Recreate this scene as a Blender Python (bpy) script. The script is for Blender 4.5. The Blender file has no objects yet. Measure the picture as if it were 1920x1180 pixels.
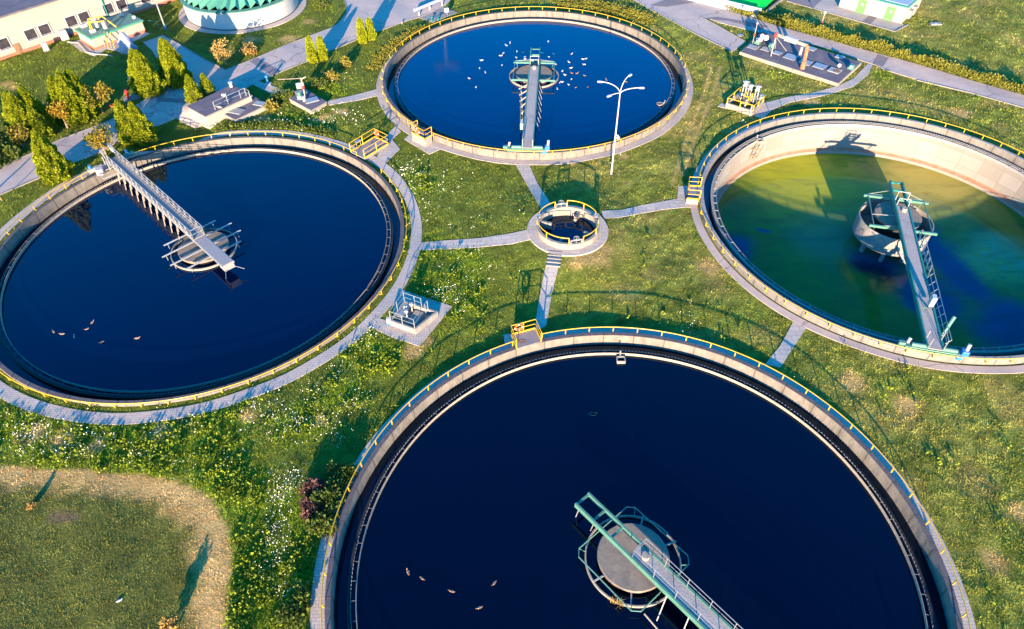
import bpy, bmesh, math, random
import numpy as np
from mathutils import Vector, Matrix
random.seed(7); np.random.seed(7)
R = math.radians
scene = bpy.context.scene

# ------------------------------------------------------------------ camera
S = 18.0                                   # inner radius of every settling tank, metres
CAM_H = 2.227209760285505 * S
FPX, PITCH, ROLL = 1309.618, R(45.31856), R(-0.66191)
cam_d = bpy.data.cameras.new('camera'); cam = bpy.data.objects.new('camera', cam_d)
scene.collection.objects.link(cam); scene.camera = cam
cam_d.sensor_width = 36; cam_d.sensor_fit = 'HORIZONTAL'; cam_d.lens = FPX / 1920 * 36
cam_d.clip_start = 0.5; cam_d.clip_end = 3000
cam.matrix_world = Matrix.Translation((0, 0, CAM_H)) @ Matrix.Rotation(R(90) - PITCH, 4, 'X') @ Matrix.Rotation(ROLL, 4, 'Z')

# ------------------------------------------------------------------ light
SUN_EL, SUN_AZ = 10.5, 186.0               # low sun behind and a little left of the camera
world = bpy.data.worlds.new('World'); scene.world = world; world.use_nodes = True
wn = world.node_tree
bg = wn.nodes['Background']; bg.inputs['Strength'].default_value = 0.15
sky = wn.nodes.new('ShaderNodeTexSky'); sky.sky_type = 'NISHITA'; sky.sun_disc = False
sky.sun_elevation = R(SUN_EL); sky.sun_rotation = R(SUN_AZ); sky.air_density = 1.0; sky.dust_density = 0.3; sky.ozone_density = 4.0
hs_ = wn.nodes.new('ShaderNodeHueSaturation'); hs_.inputs['Saturation'].default_value = 1.5
wn.links.new(sky.outputs['Color'], hs_.inputs['Color']); wn.links.new(hs_.outputs['Color'], bg.inputs['Color'])
sun_d = bpy.data.lights.new('sun', 'SUN'); sun_d.energy = 4.5; sun_d.angle = R(0.5); sun_d.color = (1.0, 0.76, 0.50)
sun = bpy.data.objects.new('sun', sun_d); scene.collection.objects.link(sun)
_a = R(SUN_AZ); _e = R(SUN_EL)
to_sun = Vector((math.sin(_a) * math.cos(_e), math.cos(_a) * math.cos(_e), math.sin(_e)))
sun.rotation_euler = to_sun.to_track_quat('Z', 'Y').to_euler()
scene.view_settings.view_transform = 'Standard'; scene.view_settings.look = 'None'
scene.view_settings.exposure = 2.25; scene.view_settings.gamma = 1.0
scene.render.engine = 'CYCLES'

# ------------------------------------------------------------------ where things stand (metres; measured from the photograph)
TANK = {'S': (0.399 * S, 1.071 * S, -0.03), 'W': (-1.565 * S, 2.756 * S, -0.32),
        'N': (0.169 * S, 4.512 * S, 0.31), 'E': (2.024 * S, 2.921 * S, 0.04)}
WELL = (5.2, 50.6)
def sm(a, b, x):
    t = np.clip((x - a) / (b - a), 0, 1); return t * t * (3 - 2 * t)
def gz(x, y):
    """height of the lawn"""
    x = np.asarray(x, float); y = np.asarray(y, float)
    z = -0.55 + 0.05 * np.sin(x * 0.31 + 1) * np.sin(y * 0.27) + 0.03 * np.sin(x * 0.9 + y * 0.6)
    d = np.hypot(x - WELL[0], y - WELL[1]); z = z + 0.38 * (1 - sm(4.2, 9.0, d))
    d = np.hypot(x + 60, y - 70); z = z + 1.1 * (1 - sm(1, 9, d))
    d = np.hypot(x + 37.5, y - 69.5); z = z - 1.0 * (1 - sm(1.5, 5.5, d))
    return z
CP, SP, CR, SR = math.cos(PITCH), math.sin(PITCH), math.cos(ROLL), math.sin(ROLL)
def at(px, py, z):
    """point of height z seen at a pixel of the 1920 x 1180 photograph"""
    x = (px - 960) / FPX; y = -(py - 590) / FPX
    x, y = CR * x - SR * y, SR * x + CR * y
    dx, dy, dz = x, CP + y * SP, -SP + y * CP
    t = (z - CAM_H) / dz
    return Vector((dx * t, dy * t, z))
def P(px, py, dz=0.0):
    z = -0.55
    for _ in range(8):
        v = at(px, py, z + dz); z = float(gz(v.x, v.y))
    v = at(px, py, z + dz); return v
def hgt(b, ty):
    """height of a plumb line from ground point b whose top is seen on image row ty"""
    lo, hi = 0.0, 25.0
    for _ in range(40):
        m = (lo + hi) / 2; d = b.z + m - CAM_H
        zc = b.y * CP - d * SP; yc = b.y * SP + d * CP
        u, v = b.x / zc, yc / zc
        py = 590 - FPX * (-SR * u + CR * v)
        if py > ty: lo = m
        else: hi = m
    return lo

# ------------------------------------------------------------------ materials
def nt_new(name):
    m = bpy.data.materials.new(name); m.use_nodes = True
    return m, m.node_tree, m.node_tree.nodes['Principled BSDF']
def N(nt, typ, **kw):
    n = nt.nodes.new(typ)
    for k, v in kw.items():
        if isinstance(k, str) and k.startswith('_'): n.inputs[k[1:]].default_value = v
        else: setattr(n, k, v)
    return n
def inp(n, i, v): n.inputs[i].default_value = v
def math_(nt, op, a, b=None, c=None, clamp=False):
    n = nt.nodes.new('ShaderNodeMath'); n.operation = op; n.use_clamp = clamp
    for i, v in enumerate((a, b, c)):
        if v is None: continue
        if isinstance(v, (int, float)): n.inputs[i].default_value = v
        else: nt.links.new(v, n.inputs[i])
    return n.outputs[0]
def mix_(nt, fac, a, b, blend='MIX'):
    n = nt.nodes.new('ShaderNodeMix'); n.data_type = 'RGBA'; n.blend_type = blend
    for sock, v in ((n.inputs[0], fac), (n.inputs[6], a), (n.inputs[7], b)):
        if isinstance(v, (int, float)): sock.default_value = v
        elif isinstance(v, tuple): sock.default_value = (*v[:3], 1)
        else: nt.links.new(v, sock)
    return n.outputs[2]
def noise_(nt, scale, detail=4, rough=0.6, vec=None, lo=0.35, hi=0.65, dist=0.0):
    n = nt.nodes.new('ShaderNodeTexNoise'); inp(n, 'Scale', scale); inp(n, 'Detail', detail); inp(n, 'Roughness', rough); inp(n, 'Distortion', dist)
    if vec is not None: nt.links.new(vec, n.inputs['Vector'])
    r = nt.nodes.new('ShaderNodeMapRange'); r.clamp = True
    inp(r, 1, lo); inp(r, 2, hi); nt.links.new(n.outputs['Fac'], r.inputs[0])
    return r.outputs[0]
def coords(nt, scale=None, kind='Object'):
    t = nt.nodes.new('ShaderNodeTexCoord')
    if scale is None: return t.outputs[kind]
    m = nt.nodes.new('ShaderNodeMapping'); m.inputs['Scale'].default_value = scale
    nt.links.new(t.outputs[kind], m.inputs['Vector']); return m.outputs[0]
def bump_(nt, bsdf, h, dist=0.02, strength=0.6):
    b = nt.nodes.new('ShaderNodeBump'); inp(b, 'Strength', strength); inp(b, 'Distance', dist)
    nt.links.new(h, b.inputs['Height']); nt.links.new(b.outputs[0], bsdf.inputs['Normal'])
def pm(name, c1, c2=None, scale=3.0, rough=0.8, metal=0.0, bump=0.0, spec=0.3, stain=None, stain_amt=0.5, stain_scale=0.7, zscale=1.0):
    m, nt, b = nt_new(name)
    v = coords(nt, (1, 1, zscale))
    c2 = c2 or tuple(x * 0.7 for x in c1)
    f = noise_(nt, scale, 6, 0.65, v)
    col = mix_(nt, f, c1, c2)
    if stain:
        g = noise_(nt, stain_scale, 5, 0.7, v, 0.5, 0.72)
        col = mix_(nt, math_(nt, 'MULTIPLY', g, stain_amt), col, stain)
    nt.links.new(col, b.inputs['Base Color'])
    inp(b, 'Roughness', rough); inp(b, 'Metallic', metal); inp(b, 'Specular IOR Level', spec)
    if bump: bump_(nt, b, f, bump)
    return m
def ring_wall_mat(name, top, face, dark, joints):
    """poured concrete ring: joints by angle, rain streaks, darker weathered crest"""
    m, nt, b = nt_new(name)
    t = coords(nt); sep = nt.nodes.new('ShaderNodeSeparateXYZ'); nt.links.new(t, sep.inputs[0])
    ang = math_(nt, 'ARCTAN2', sep.outputs[1], sep.outputs[0])
    u = math_(nt, 'MULTIPLY', ang, joints / (2 * math.pi))
    fr = math_(nt, 'FRACT', u)
    d = math_(nt, 'ABSOLUTE', math_(nt, 'SUBTRACT', fr, 0.5))
    joint = math_(nt, 'GREATER_THAN', d, 0.482)
    near = math_(nt, 'MULTIPLY', math_(nt, 'SUBTRACT', d, 0.40, clamp=True), 8.0, clamp=True)
    cmb = nt.nodes.new('ShaderNodeCombineXYZ')
    nt.links.new(math_(nt, 'MULTIPLY', ang, 18.0), cmb.inputs[0]); nt.links.new(math_(nt, 'MULTIPLY', sep.outputs[2], 0.35), cmb.inputs[1])
    streak = noise_(nt, 2.2, 6, 0.7, cmb.outputs[0], 0.42, 0.72)
    blot = noise_(nt, 0.8, 6, 0.65, t, 0.3, 0.7)
    col = mix_(nt, blot, face, tuple(c * 0.78 for c in face))
    col = mix_(nt, math_(nt, 'MULTIPLY', streak, 0.72), col, dark)
    col = mix_(nt, math_(nt, 'MULTIPLY', near, math_(nt, 'MULTIPLY_ADD', streak, 0.5, 0.3)), col, dark)
    geo = nt.nodes.new('ShaderNodeNewGeometry'); s2 = nt.nodes.new('ShaderNodeSeparateXYZ'); nt.links.new(geo.outputs['True Normal'], s2.inputs[0])
    crest = math_(nt, 'GREATER_THAN', s2.outputs[2], 0.6)
    tc = mix_(nt, noise_(nt, 2.5, 6, 0.7, t), top, tuple(c * 0.6 for c in top))
    col = mix_(nt, crest, col, tc)
    col = mix_(nt, math_(nt, 'MULTIPLY', joint, 0.7), col, (0.05, 0.045, 0.04))
    nt.links.new(col, b.inputs['Base Color']); inp(b, 'Roughness', 0.85); inp(b, 'Specular IOR Level', 0.2)
    bump_(nt, b, noise_(nt, 9, 5, 0.7, t), 0.01)
    return m
def water_mat(name, base, tint2, rough=0.03, ripple=0.004, rs=1.2):
    m, nt, b = nt_new(name)
    t = coords(nt)
    col = mix_(nt, noise_(nt, 0.12, 4, 0.6, t, 0.35, 0.7), base, tint2)
    speck = noise_(nt, 7.0, 2, 0.5, t, 0.83, 0.86)
    col = mix_(nt, math_(nt, 'MULTIPLY', speck, 0.4), col, (0.2, 0.22, 0.25))
    nt.links.new(col, b.inputs['Base Color']); inp(b, 'Roughness', rough); inp(b, 'IOR', 1.33); inp(b, 'Specular IOR Level', 0.8); inp(b, 'Specular Tint', (0.25, 0.55, 1.0, 1))
    n1 = noise_(nt, rs, 4, 0.6, t, 0.2, 0.8)
    bump_(nt, b, n1, ripple, 0.5)
    return m
M = {}
M['wall'] = ring_wall_mat('weathered_concrete_ring', (0.12, 0.10, 0.105), (0.21, 0.185, 0.16), (0.075, 0.065, 0.057), 48)
M['wall_pale'] = ring_wall_mat('pale_concrete_ring', (0.30, 0.28, 0.28), (0.21, 0.19, 0.17), (0.09, 0.08, 0.07), 48)
M['concrete'] = pm('concrete', (0.27, 0.25, 0.23), (0.19, 0.175, 0.16), 2.5, 0.85, bump=0.01, stain=(0.14, 0.12, 0.10))
M['concrete_warm'] = pm('warm_concrete', (0.28, 0.25, 0.21), (0.21, 0.18, 0.15), 2.5, 0.85, bump=0.01, stain=(0.16, 0.12, 0.09))
M['cap'] = pm('weathered_concrete_cap', (0.25, 0.19, 0.145), (0.17, 0.135, 0.11), 1.6, 0.85, bump=0.01, stain=(0.09, 0.085, 0.06), stain_scale=1.1)
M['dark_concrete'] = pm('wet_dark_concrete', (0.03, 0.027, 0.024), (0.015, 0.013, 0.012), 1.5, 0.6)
M['yellow'] = pm('yellow_paint', (0.62, 0.36, 0.012), (0.54, 0.30, 0.010), 6, 0.45, spec=0.4, stain=(0.35, 0.17, 0.03), stain_amt=0.35, stain_scale=4)
M['galv'] = pm('galvanised_steel', (0.30, 0.31, 0.33), (0.22, 0.225, 0.24), 5, 0.45, metal=0.3, spec=0.5)
M['galv_white'] = pm('pale_galvanised_steel', (0.31, 0.305, 0.30), (0.24, 0.235, 0.225), 4, 0.5, metal=0.15, spec=0.4)
M['green'] = pm('green_painted_steel', (0.075, 0.205, 0.16), (0.058, 0.16, 0.125), 2.5, 0.45, spec=0.4, stain=(0.16, 0.14, 0.10), stain_amt=0.35, stain_scale=2.5)
M['green_dark'] = pm('dark_green_painted_steel', (0.02, 0.20, 0.17), (0.015, 0.14, 0.12), 2.5, 0.45, spec=0.4)
M['blue'] = pm('blue_painted_motor', (0.03, 0.17, 0.42), (0.02, 0.12, 0.32), 4, 0.4, spec=0.5)
M['deck'] = pm('walkway_grating', (0.37, 0.32, 0.29), (0.29, 0.25, 0.235), 9, 0.85, bump=0.01, stain=(0.12, 0.10, 0.10), stain_amt=0.4)
M['deck_dark'] = pm('platform_plate', (0.24, 0.205, 0.205), (0.18, 0.155, 0.16), 6, 0.8, stain=(0.11, 0.09, 0.09), stain_amt=0.4)
M['deck_blue'] = pm('galvanised_walkway_plate', (0.30, 0.27, 0.265), (0.235, 0.21, 0.21), 7, 0.65, metal=0.1)
M['white'] = pm('white_paint', (0.42, 0.41, 0.40), (0.36, 0.35, 0.34), 3, 0.5)
M['orange'] = pm('lifebuoy_orange', (0.75, 0.11, 0.03), (0.65, 0.09, 0.02), 3, 0.5)
M['red'] = pm('red_paint', (0.60, 0.04, 0.04), (0.45, 0.03, 0.03), 3, 0.5)
M['rust'] = pm('rusty_steel', (0.30, 0.16, 0.08), (0.16, 0.08, 0.05), 3, 0.85)
M['wood'] = pm('weathered_timber', (0.32, 0.27, 0.22), (0.24, 0.195, 0.155), 5, 0.8)
M['water_S'] = water_mat('front_basin_water', (0.0002, 0.0008, 0.0045), (0.0003, 0.0012, 0.0060))
M['water_W'] = water_mat('left_basin_water', (0.0002, 0.0022, 0.0160), (0.0002, 0.0028, 0.020))
M['water_N'] = water_mat('far_basin_water', (0.0003, 0.0060, 0.0500), (0.0004, 0.0075, 0.058), ripple=0.012, rs=2.0)
M['water_channel'] = water_mat('channel_water', (0.002, 0.004, 0.010), (0.003, 0.005, 0.010))
# paving
def paver_mat(name, c1, c2, bw, bh, mortar, rough=0.85):
    m, nt, b = nt_new(name)
    t = coords(nt)
    br = nt.nodes.new('ShaderNodeTexBrick'); nt.links.new(t, br.inputs['Vector'])
    for k, v in (('Scale', 1.0), ('Mortar Size', 0.015), ('Brick Width', bw), ('Row Height', bh), ('Bias', 0.0)): inp(br, k, v)
    inp(br, 'Color1', (*c1, 1)); inp(br, 'Color2', (*c2, 1)); inp(br, 'Mortar', (*mortar, 1))
    col = mix_(nt, math_(nt, 'MULTIPLY', noise_(nt, 0.9, 6, 0.7, t, 0.35, 0.7), 0.45), br.outputs['Color'], tuple(x * 0.6 for x in c1))
    nt.links.new(col, b.inputs['Base Color']); inp(b, 'Roughness', rough); inp(b, 'Specular IOR Level', 0.2)
    bump_(nt, b, noise_(nt, 14, 4, 0.7, t), 0.01)
    return m
M['paving'] = paver_mat('concrete_pavers', (0.50, 0.405, 0.345), (0.43, 0.35, 0.305), 0.40, 0.20, (0.24, 0.21, 0.20))
M['slab_path'] = paver_mat('paving_slabs', (0.50, 0.41, 0.35), (0.42, 0.345, 0.30), 0.9, 0.5, (0.20, 0.18, 0.16))
M['asphalt'] = pm('pale_worn_asphalt', (0.44, 0.345, 0.30), (0.375, 0.295, 0.26), 0.7, 0.9, bump=0.006, stain=(0.28, 0.23, 0.23), stain_amt=0.5, stain_scale=0.25)
def crack_(mat):
    nt = mat.node_tree; b = nt.nodes['Principled BSDF']; src = b.inputs['Base Color'].links[0].from_socket; t = coords(nt)
    w_ = nt.nodes.new('ShaderNodeTexNoise'); inp(w_, 'Scale', 0.6); inp(w_, 'Detail', 4); nt.links.new(t, w_.inputs['Vector'])
    vm = nt.nodes.new('ShaderNodeVectorMath'); vm.operation = 'MULTIPLY_ADD'; nt.links.new(w_.outputs['Color'], vm.inputs[0]); vm.inputs[1].default_value = (2, 2, 2); nt.links.new(t, vm.inputs[2])
    v = nt.nodes.new('ShaderNodeTexVoronoi'); v.feature = 'DISTANCE_TO_EDGE'; inp(v, 'Scale', 0.085); nt.links.new(vm.outputs[0], v.inputs['Vector'])
    col = mix_(nt, math_(nt, 'MULTIPLY', math_(nt, 'LESS_THAN', v.outputs['Distance'], 0.006), 0.45), src, (0.10, 0.085, 0.085))
    nt.links.new(col, b.inputs['Base Color'])
crack_(M['asphalt'])
M['asphalt_dark'] = pm('dark_asphalt_patch', (0.21, 0.17, 0.175), (0.165, 0.135, 0.14), 2.0, 0.9, bump=0.006)
M['kerb'] = pm('kerb_stone', (0.24, 0.215, 0.19), (0.19, 0.17, 0.155), 3, 0.85)
M['roof_felt'] = pm('dark_roofing_felt', (0.125, 0.105, 0.13), (0.095, 0.08, 0.10), 0.8, 0.9, bump=0.005, stain=(0.19, 0.16, 0.16), stain_amt=0.6, stain_scale=0.6)
M['cream'] = pm('cream_render', (0.32, 0.295, 0.25), (0.285, 0.265, 0.225), 0.5, 0.85)
M['plinth'] = pm('red_brick_plinth', (0.48, 0.14, 0.09), (0.40, 0.11, 0.07), 2, 0.85)
M['green_roof'] = pm('green_sheet_roof', (0.06, 0.27, 0.17), (0.05, 0.21, 0.14), 0.9, 0.5, stain=(0.10, 0.30, 0.25), stain_amt=0.4)
M['mint'] = pm('pale_green_sheet_roof', (0.11, 0.33, 0.21), (0.085, 0.28, 0.18), 0.6, 0.5)
M['teal'] = pm('teal_sheet_fold', (0.03, 0.24, 0.22), (0.02, 0.19, 0.18), 0.6, 0.5)
M['bright_green'] = pm('bright_green_membrane', (0.005, 0.50, 0.03), (0.004, 0.42, 0.02), 0.5, 0.5)
M['door_green'] = pm('green_door_paint', (0.11, 0.36, 0.09), (0.09, 0.30, 0.07), 2, 0.5)
M['glass'] = pm('dark_window_glass', (0.02, 0.02, 0.03), (0.06, 0.05, 0.06), 1.4, 0.08, spec=0.6)
M['cladding'] = pm('blue_grey_cladding', (0.30, 0.36, 0.50), (0.25, 0.30, 0.44), 2, 0.6)
M['tarp'] = pm('grey_tarpaulin', (0.32, 0.33, 0.42), (0.22, 0.23, 0.32), 1.2, 0.6, bump=0.06)
M['cable'] = pm('pale_hose', (0.34, 0.31, 0.27), (0.28, 0.25, 0.22), 2, 0.6)
M['black'] = pm('black_rubber', (0.02, 0.02, 0.02), (0.03, 0.03, 0.03), 3, 0.7)
M['lamp_glass'] = pm('lamp_lens', (0.40, 0.42, 0.48), (0.30, 0.32, 0.38), 8, 0.15, spec=0.7)
M['gull'] = pm('white_feathers', (0.62, 0.61, 0.60), (0.55, 0.54, 0.53), 6, 0.8)
M['gull_wing'] = pm('pale_grey_feathers', (0.55, 0.55, 0.58), (0.45, 0.45, 0.48), 6, 0.8)
M['beak'] = pm('orange_bill', (0.6, 0.3, 0.03), None, 6, 0.5)
M['duck'] = pm('brown_feathers', (0.34, 0.20, 0.13), (0.24, 0.14, 0.09), 14, 0.85)
M['duck_head'] = pm('dark_brown_feathers', (0.16, 0.09, 0.06), (0.11, 0.06, 0.04), 14, 0.85)
M['duck_pale'] = pm('pale_duck_feathers', (0.36, 0.27, 0.21), (0.28, 0.21, 0.165), 10, 0.85)
M['bark'] = pm('bark', (0.30, 0.20, 0.12), (0.18, 0.12, 0.08), 6, 0.9)
def leaf_mat(name, dark, light, hue=0.0):
    m, nt, b = nt_new(name)
    a = nt.nodes.new('ShaderNodeAttribute'); a.attribute_name = 'tint'
    col = mix_(nt, a.outputs['Fac'], dark, light)
    nt.links.new(col, b.inputs['Base Color']); inp(b, 'Roughness', 0.75); inp(b, 'Specular IOR Level', 0.15)
    tr = nt.nodes.new('ShaderNodeBsdfTranslucent'); nt.links.new(col, tr.inputs['Color'])
    mx = nt.nodes.new('ShaderNodeMixShader'); inp(mx, 0, 0.22)
    nt.links.new(b.outputs[0], mx.inputs[1]); nt.links.new(tr.outputs[0], mx.inputs[2])
    nt.links.new(mx.outputs[0], nt.nodes['Material Output'].inputs['Surface'])
    return m
M['thuja'] = leaf_mat('thuja_sprays', (0.075, 0.115, 0.007), (0.285, 0.31, 0.010))
M['thuja_bright'] = leaf_mat('bright_thuja_sprays', (0.11, 0.15, 0.006), (0.35, 0.38, 0.012))
M['rowan'] = leaf_mat('rowan_leaves', (0.10, 0.12, 0.015), (0.30, 0.20, 0.03))
M['rowan_orange'] = leaf_mat('autumn_rowan_leaves', (0.16, 0.18, 0.02), (0.50, 0.24, 0.02))
M['autumn'] = leaf_mat('dry_autumn_leaves', (0.24, 0.14, 0.03), (0.50, 0.32, 0.10))
M['shrub'] = leaf_mat('dark_shrub_leaves', (0.035, 0.060, 0.012), (0.13, 0.16, 0.025))
M['shrub_gold'] = leaf_mat('golden_shrub_leaves', (0.10, 0.10, 0.02), (0.36, 0.27, 0.05))
M['shrub_red'] = leaf_mat('reddish_dry_leaves', (0.06, 0.03, 0.028), (0.18, 0.09, 0.075))
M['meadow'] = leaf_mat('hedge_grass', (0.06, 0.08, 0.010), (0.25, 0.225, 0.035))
M['grass_blade'] = None

# ------------------------------------------------------------------ object helpers
def link(o): scene.collection.objects.link(o); return o
def tag(o, label=None, cat=None, group=None, kind=None):
    if label: o['label'] = label
    if cat: o['category'] = cat
    if group: o['group'] = group
    if kind: o['kind'] = kind
    return o
def thing(name, label, cat, loc=(0, 0, 0), rz=0.0, group=None):
    o = bpy.data.objects.new(name, None); link(o); o.empty_display_size = 0.2
    o.location = loc; o.rotation_euler = (0, 0, rz)
    return tag(o, label, cat, group)
def copy_tree(o, parent=None):
    c = o.copy(); link(c); c.parent = parent
    for ch in list(o.children): copy_tree(ch, c)
    return c
class MB:
    def __init__(s): s.v = []; s.f = []; s.smooth = []
    def add(s, vs, fs, smooth=False):
        n = len(s.v); s.v += [tuple(v) for v in vs]
        s.f += [tuple(i + n for i in f) for f in fs]; s.smooth += [smooth] * len(fs); return s
    def box(s, c, d, rz=0.0, rx=0.0, ry=0.0):
        hx, hy, hz = d[0] / 2, d[1] / 2, d[2] / 2
        m = Matrix.Translation(c) @ Matrix.Rotation(rz, 4, 'Z') @ Matrix.Rotation(ry, 4, 'Y') @ Matrix.Rotation(rx, 4, 'X')
        vs = [m @ Vector((x * hx, y * hy, z * hz)) for z in (-1, 1) for x, y in ((-1, -1), (1, -1), (1, 1), (-1, 1))]
        return s.add(vs, [(3, 2, 1, 0), (4, 5, 6, 7), (0, 1, 5, 4), (1, 2, 6, 5), (2, 3, 7, 6), (3, 0, 4, 7)])
    def bbox(s, c, d, b=0.03, rz=0.0):
        """box with chamfered vertical and top edges"""
        hx, hy = d[0] / 2, d[1] / 2; m = Matrix.Translation(c) @ Matrix.Rotation(rz, 4, 'Z')
        def ring(i, z): return [m @ Vector(p) for p in ((-hx + b + i, -hy + i, z), (hx - b - i, -hy + i, z), (hx - i, -hy + b + i, z), (hx - i, hy - b - i, z), (hx - b - i, hy - i, z), (-hx + b + i, hy - i, z), (-hx + i, hy - b - i, z), (-hx + i, -hy + b + i, z))]
        vs = ring(0, -d[2] / 2) + ring(0, d[2] / 2 - b) + ring(b * 0.7, d[2] / 2)
        fs = [tuple(range(7, -1, -1)), tuple(range(16, 24))]
        for k in range(2):
            for i in range(8): j = (i + 1) % 8; fs.append((k * 8 + i, k * 8 + j, k * 8 + 8 + j, k * 8 + 8 + i))
        return s.add(vs, fs)
    def bar(s, p, q, w, h=None):
        p, q = Vector(p), Vector(q); h = h or w; d = (q - p)
        if d.length < 1e-6: return s
        d.normalize(); up = Vector((0, 0, 1)) if abs(d.z) < 0.95 else Vector((1, 0, 0))
        x = d.cross(up).normalized(); y = x.cross(d)
        vs = [e + x * a * w / 2 + y * b * h / 2 for e in (p, q) for a, b in ((-1, -1), (1, -1), (1, 1), (-1, 1))]
        return s.add(vs, [(0, 1, 2, 3), (7, 6, 5, 4), (1, 0, 4, 5), (2, 1, 5, 6), (3, 2, 6, 7), (0, 3, 7, 4)])
    def tube(s, pts, r, n=8, closed=False, caps=True):
        pts = [Vector(p) for p in pts]; k = len(pts); rs = r if isinstance(r, (list, tuple)) else [r] * k
        vs = []; prev = None
        for i, p in enumerate(pts):
            a = pts[(i - 1) % k] if (closed or i > 0) else p
            b = pts[(i + 1) % k] if (closed or i < k - 1) else p
            d = (b - a).normalized()
            if prev is None:
                up = Vector((0, 0, 1)) if abs(d.z) < 0.9 else Vector((1, 0, 0)); x = d.cross(up).normalized()
            else: x = (prev - d * prev.dot(d)).normalized()
            prev = x; y = d.cross(x)
            vs += [p + (x * math.cos(t) + y * math.sin(t)) * rs[i] for t in (2 * math.pi * j / n for j in range(n))]
        fs = []
        for i in range(k if closed else k - 1):
            i2 = (i + 1) % k
            for j in range(n): j2 = (j + 1) % n; fs.append((i * n + j, i * n + j2, i2 * n + j2, i2 * n + j))
        s.add(vs, fs, True)
        if caps and not closed: s.add(vs[:n], [tuple(range(n - 1, -1, -1))]); s.add(vs[-n:], [tuple(range(n))])
        return s
    def lathe(s, prof, n=32, a0=0.0, a1=2 * math.pi, closed_prof=False, c=(0, 0, 0), smooth=True):
        full = abs(a1 - a0 - 2 * math.pi) < 1e-6; m = n if full else n + 1; k = len(prof); vs = []
        for i in range(m):
            a = a0 + (a1 - a0) * i / n
            vs += [(c[0] + r * math.cos(a), c[1] + r * math.sin(a), c[2] + z) for r, z in prof]
        fs = []
        for i in range(n):
            i2 = (i + 1) % m
            for j in range(k if closed_prof else k - 1): j2 = (j + 1) % k; fs.append((i * k + j, i2 * k + j, i2 * k + j2, i * k + j2))
        return s.add(vs, fs, smooth)
    def prism(s, poly, z0, z1):
        """poly: list of (x, y); z0, z1 numbers or lists"""
        n = len(poly); ar = sum(poly[i][0] * poly[(i + 1) % n][1] - poly[(i + 1) % n][0] * poly[i][1] for i in range(n))
        if ar < 0: poly = list(reversed(poly)); z0 = list(reversed(z0)) if isinstance(z0, list) else z0; z1 = list(reversed(z1)) if isinstance(z1, list) else z1
        a = z0 if isinstance(z0, list) else [z0] * n; b = z1 if isinstance(z1, list) else [z1] * n
        vs = [(p[0], p[1], a[i]) for i, p in enumerate(poly)] + [(p[0], p[1], b[i]) for i, p in enumerate(poly)]
        fs = [tuple(range(n - 1, -1, -1)), tuple(range(n, 2 * n))] + [(i, (i + 1) % n, n + (i + 1) % n, n + i) for i in range(n)]
        return s.add(vs, fs)
    def disc(s, r, z, n=64, c=(0, 0)):
        vs = [(c[0] + r * math.cos(2 * math.pi * i / n), c[1] + r * math.sin(2 * math.pi * i / n), z) for i in range(n)]
        return s.add(vs, [tuple(range(n))])
    def ball(s, c, rad, seg=10, rings=7, m=None):
        vs = []; rad = rad if isinstance(rad, (tuple, list)) else (rad,) * 3
        for i in range(rings + 1):
            t = math.pi * i / rings
            for j in range(seg):
                p = 2 * math.pi * j / seg; v = Vector((math.sin(t) * math.cos(p) * rad[0], math.sin(t) * math.sin(p) * rad[1], math.cos(t) * rad[2]))
                if m is not None: v = m @ v
                vs.append(v + Vector(c))
        fs = [(i * seg + j, (i + 1) * seg + j, (i + 1) * seg + (j + 1) % seg, i * seg + (j + 1) % seg) for i in range(rings) for j in range(seg)]
        return s.add(vs, fs, True)
    def build(s, name, mat, parent=None, world=False):
        vs = s.v
        if world and parent is not None:
            inv = (Matrix.Translation(parent.location) @ parent.rotation_euler.to_matrix().to_4x4()).inverted(); vs = [tuple(inv @ Vector(v)) for v in vs]
        me = bpy.data.meshes.new(name); me.from_pydata(vs, [], s.f); me.update()
        me.polygons.foreach_set('use_smooth', s.smooth)
        if any(s.smooth):
            try: me.set_sharp_from_angle(angle=R(40))
            except Exception: pass
        if mat is not None: me.materials.append(mat)
        o = bpy.data.objects.new(name, me); link(o)
        if parent is not None: o.parent = parent
        return o
def add_part(name, mesh_obj, parent, loc, rot):
    o = mesh_obj.copy(); link(o); o.name = name; o.parent = parent; o.location = loc; o.rotation_euler = rot; return o
def pol(c, r, a, z=0.0): return Vector((c[0] + r * math.cos(a), c[1] + r * math.sin(a), z))

# ------------------------------------------------------------------ areas without grass (pixel outlines laid on the ground)
def poly(px, dz=0.0): return [P(x, y, dz) for x, y in px]
BARE = []                                   # list of numpy outlines
def bare(pts): BARE.append(np.array([(p[0], p[1]) for p in pts]))
def inside(pts, poly_):
    x, y = pts[:, 0], pts[:, 1]; n = len(poly_); c = np.zeros(len(pts), bool); j = n - 1
    for i in range(n):
        xi, yi = poly_[i]; xj, yj = poly_[j]
        with np.errstate(divide='ignore', invalid='ignore'):
            t = ((yi > y) != (yj > y)) & (x < (xj - xi) * (y - yi) / (yj - yi + 1e-12) + xi)
        c ^= t; j = i
    return c
def dist_line(pts, line):
    d = np.full(len(pts), 1e9)
    for a, b in zip(line[:-1], line[1:]):
        a, b = np.array(a[:2]), np.array(b[:2]); ab = b - a
        t = np.clip(((pts - a) @ ab) / (ab @ ab + 1e-9), 0, 1); d = np.minimum(d, np.hypot(*(pts - a - t[:, None] * ab).T))
    return d
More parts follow.
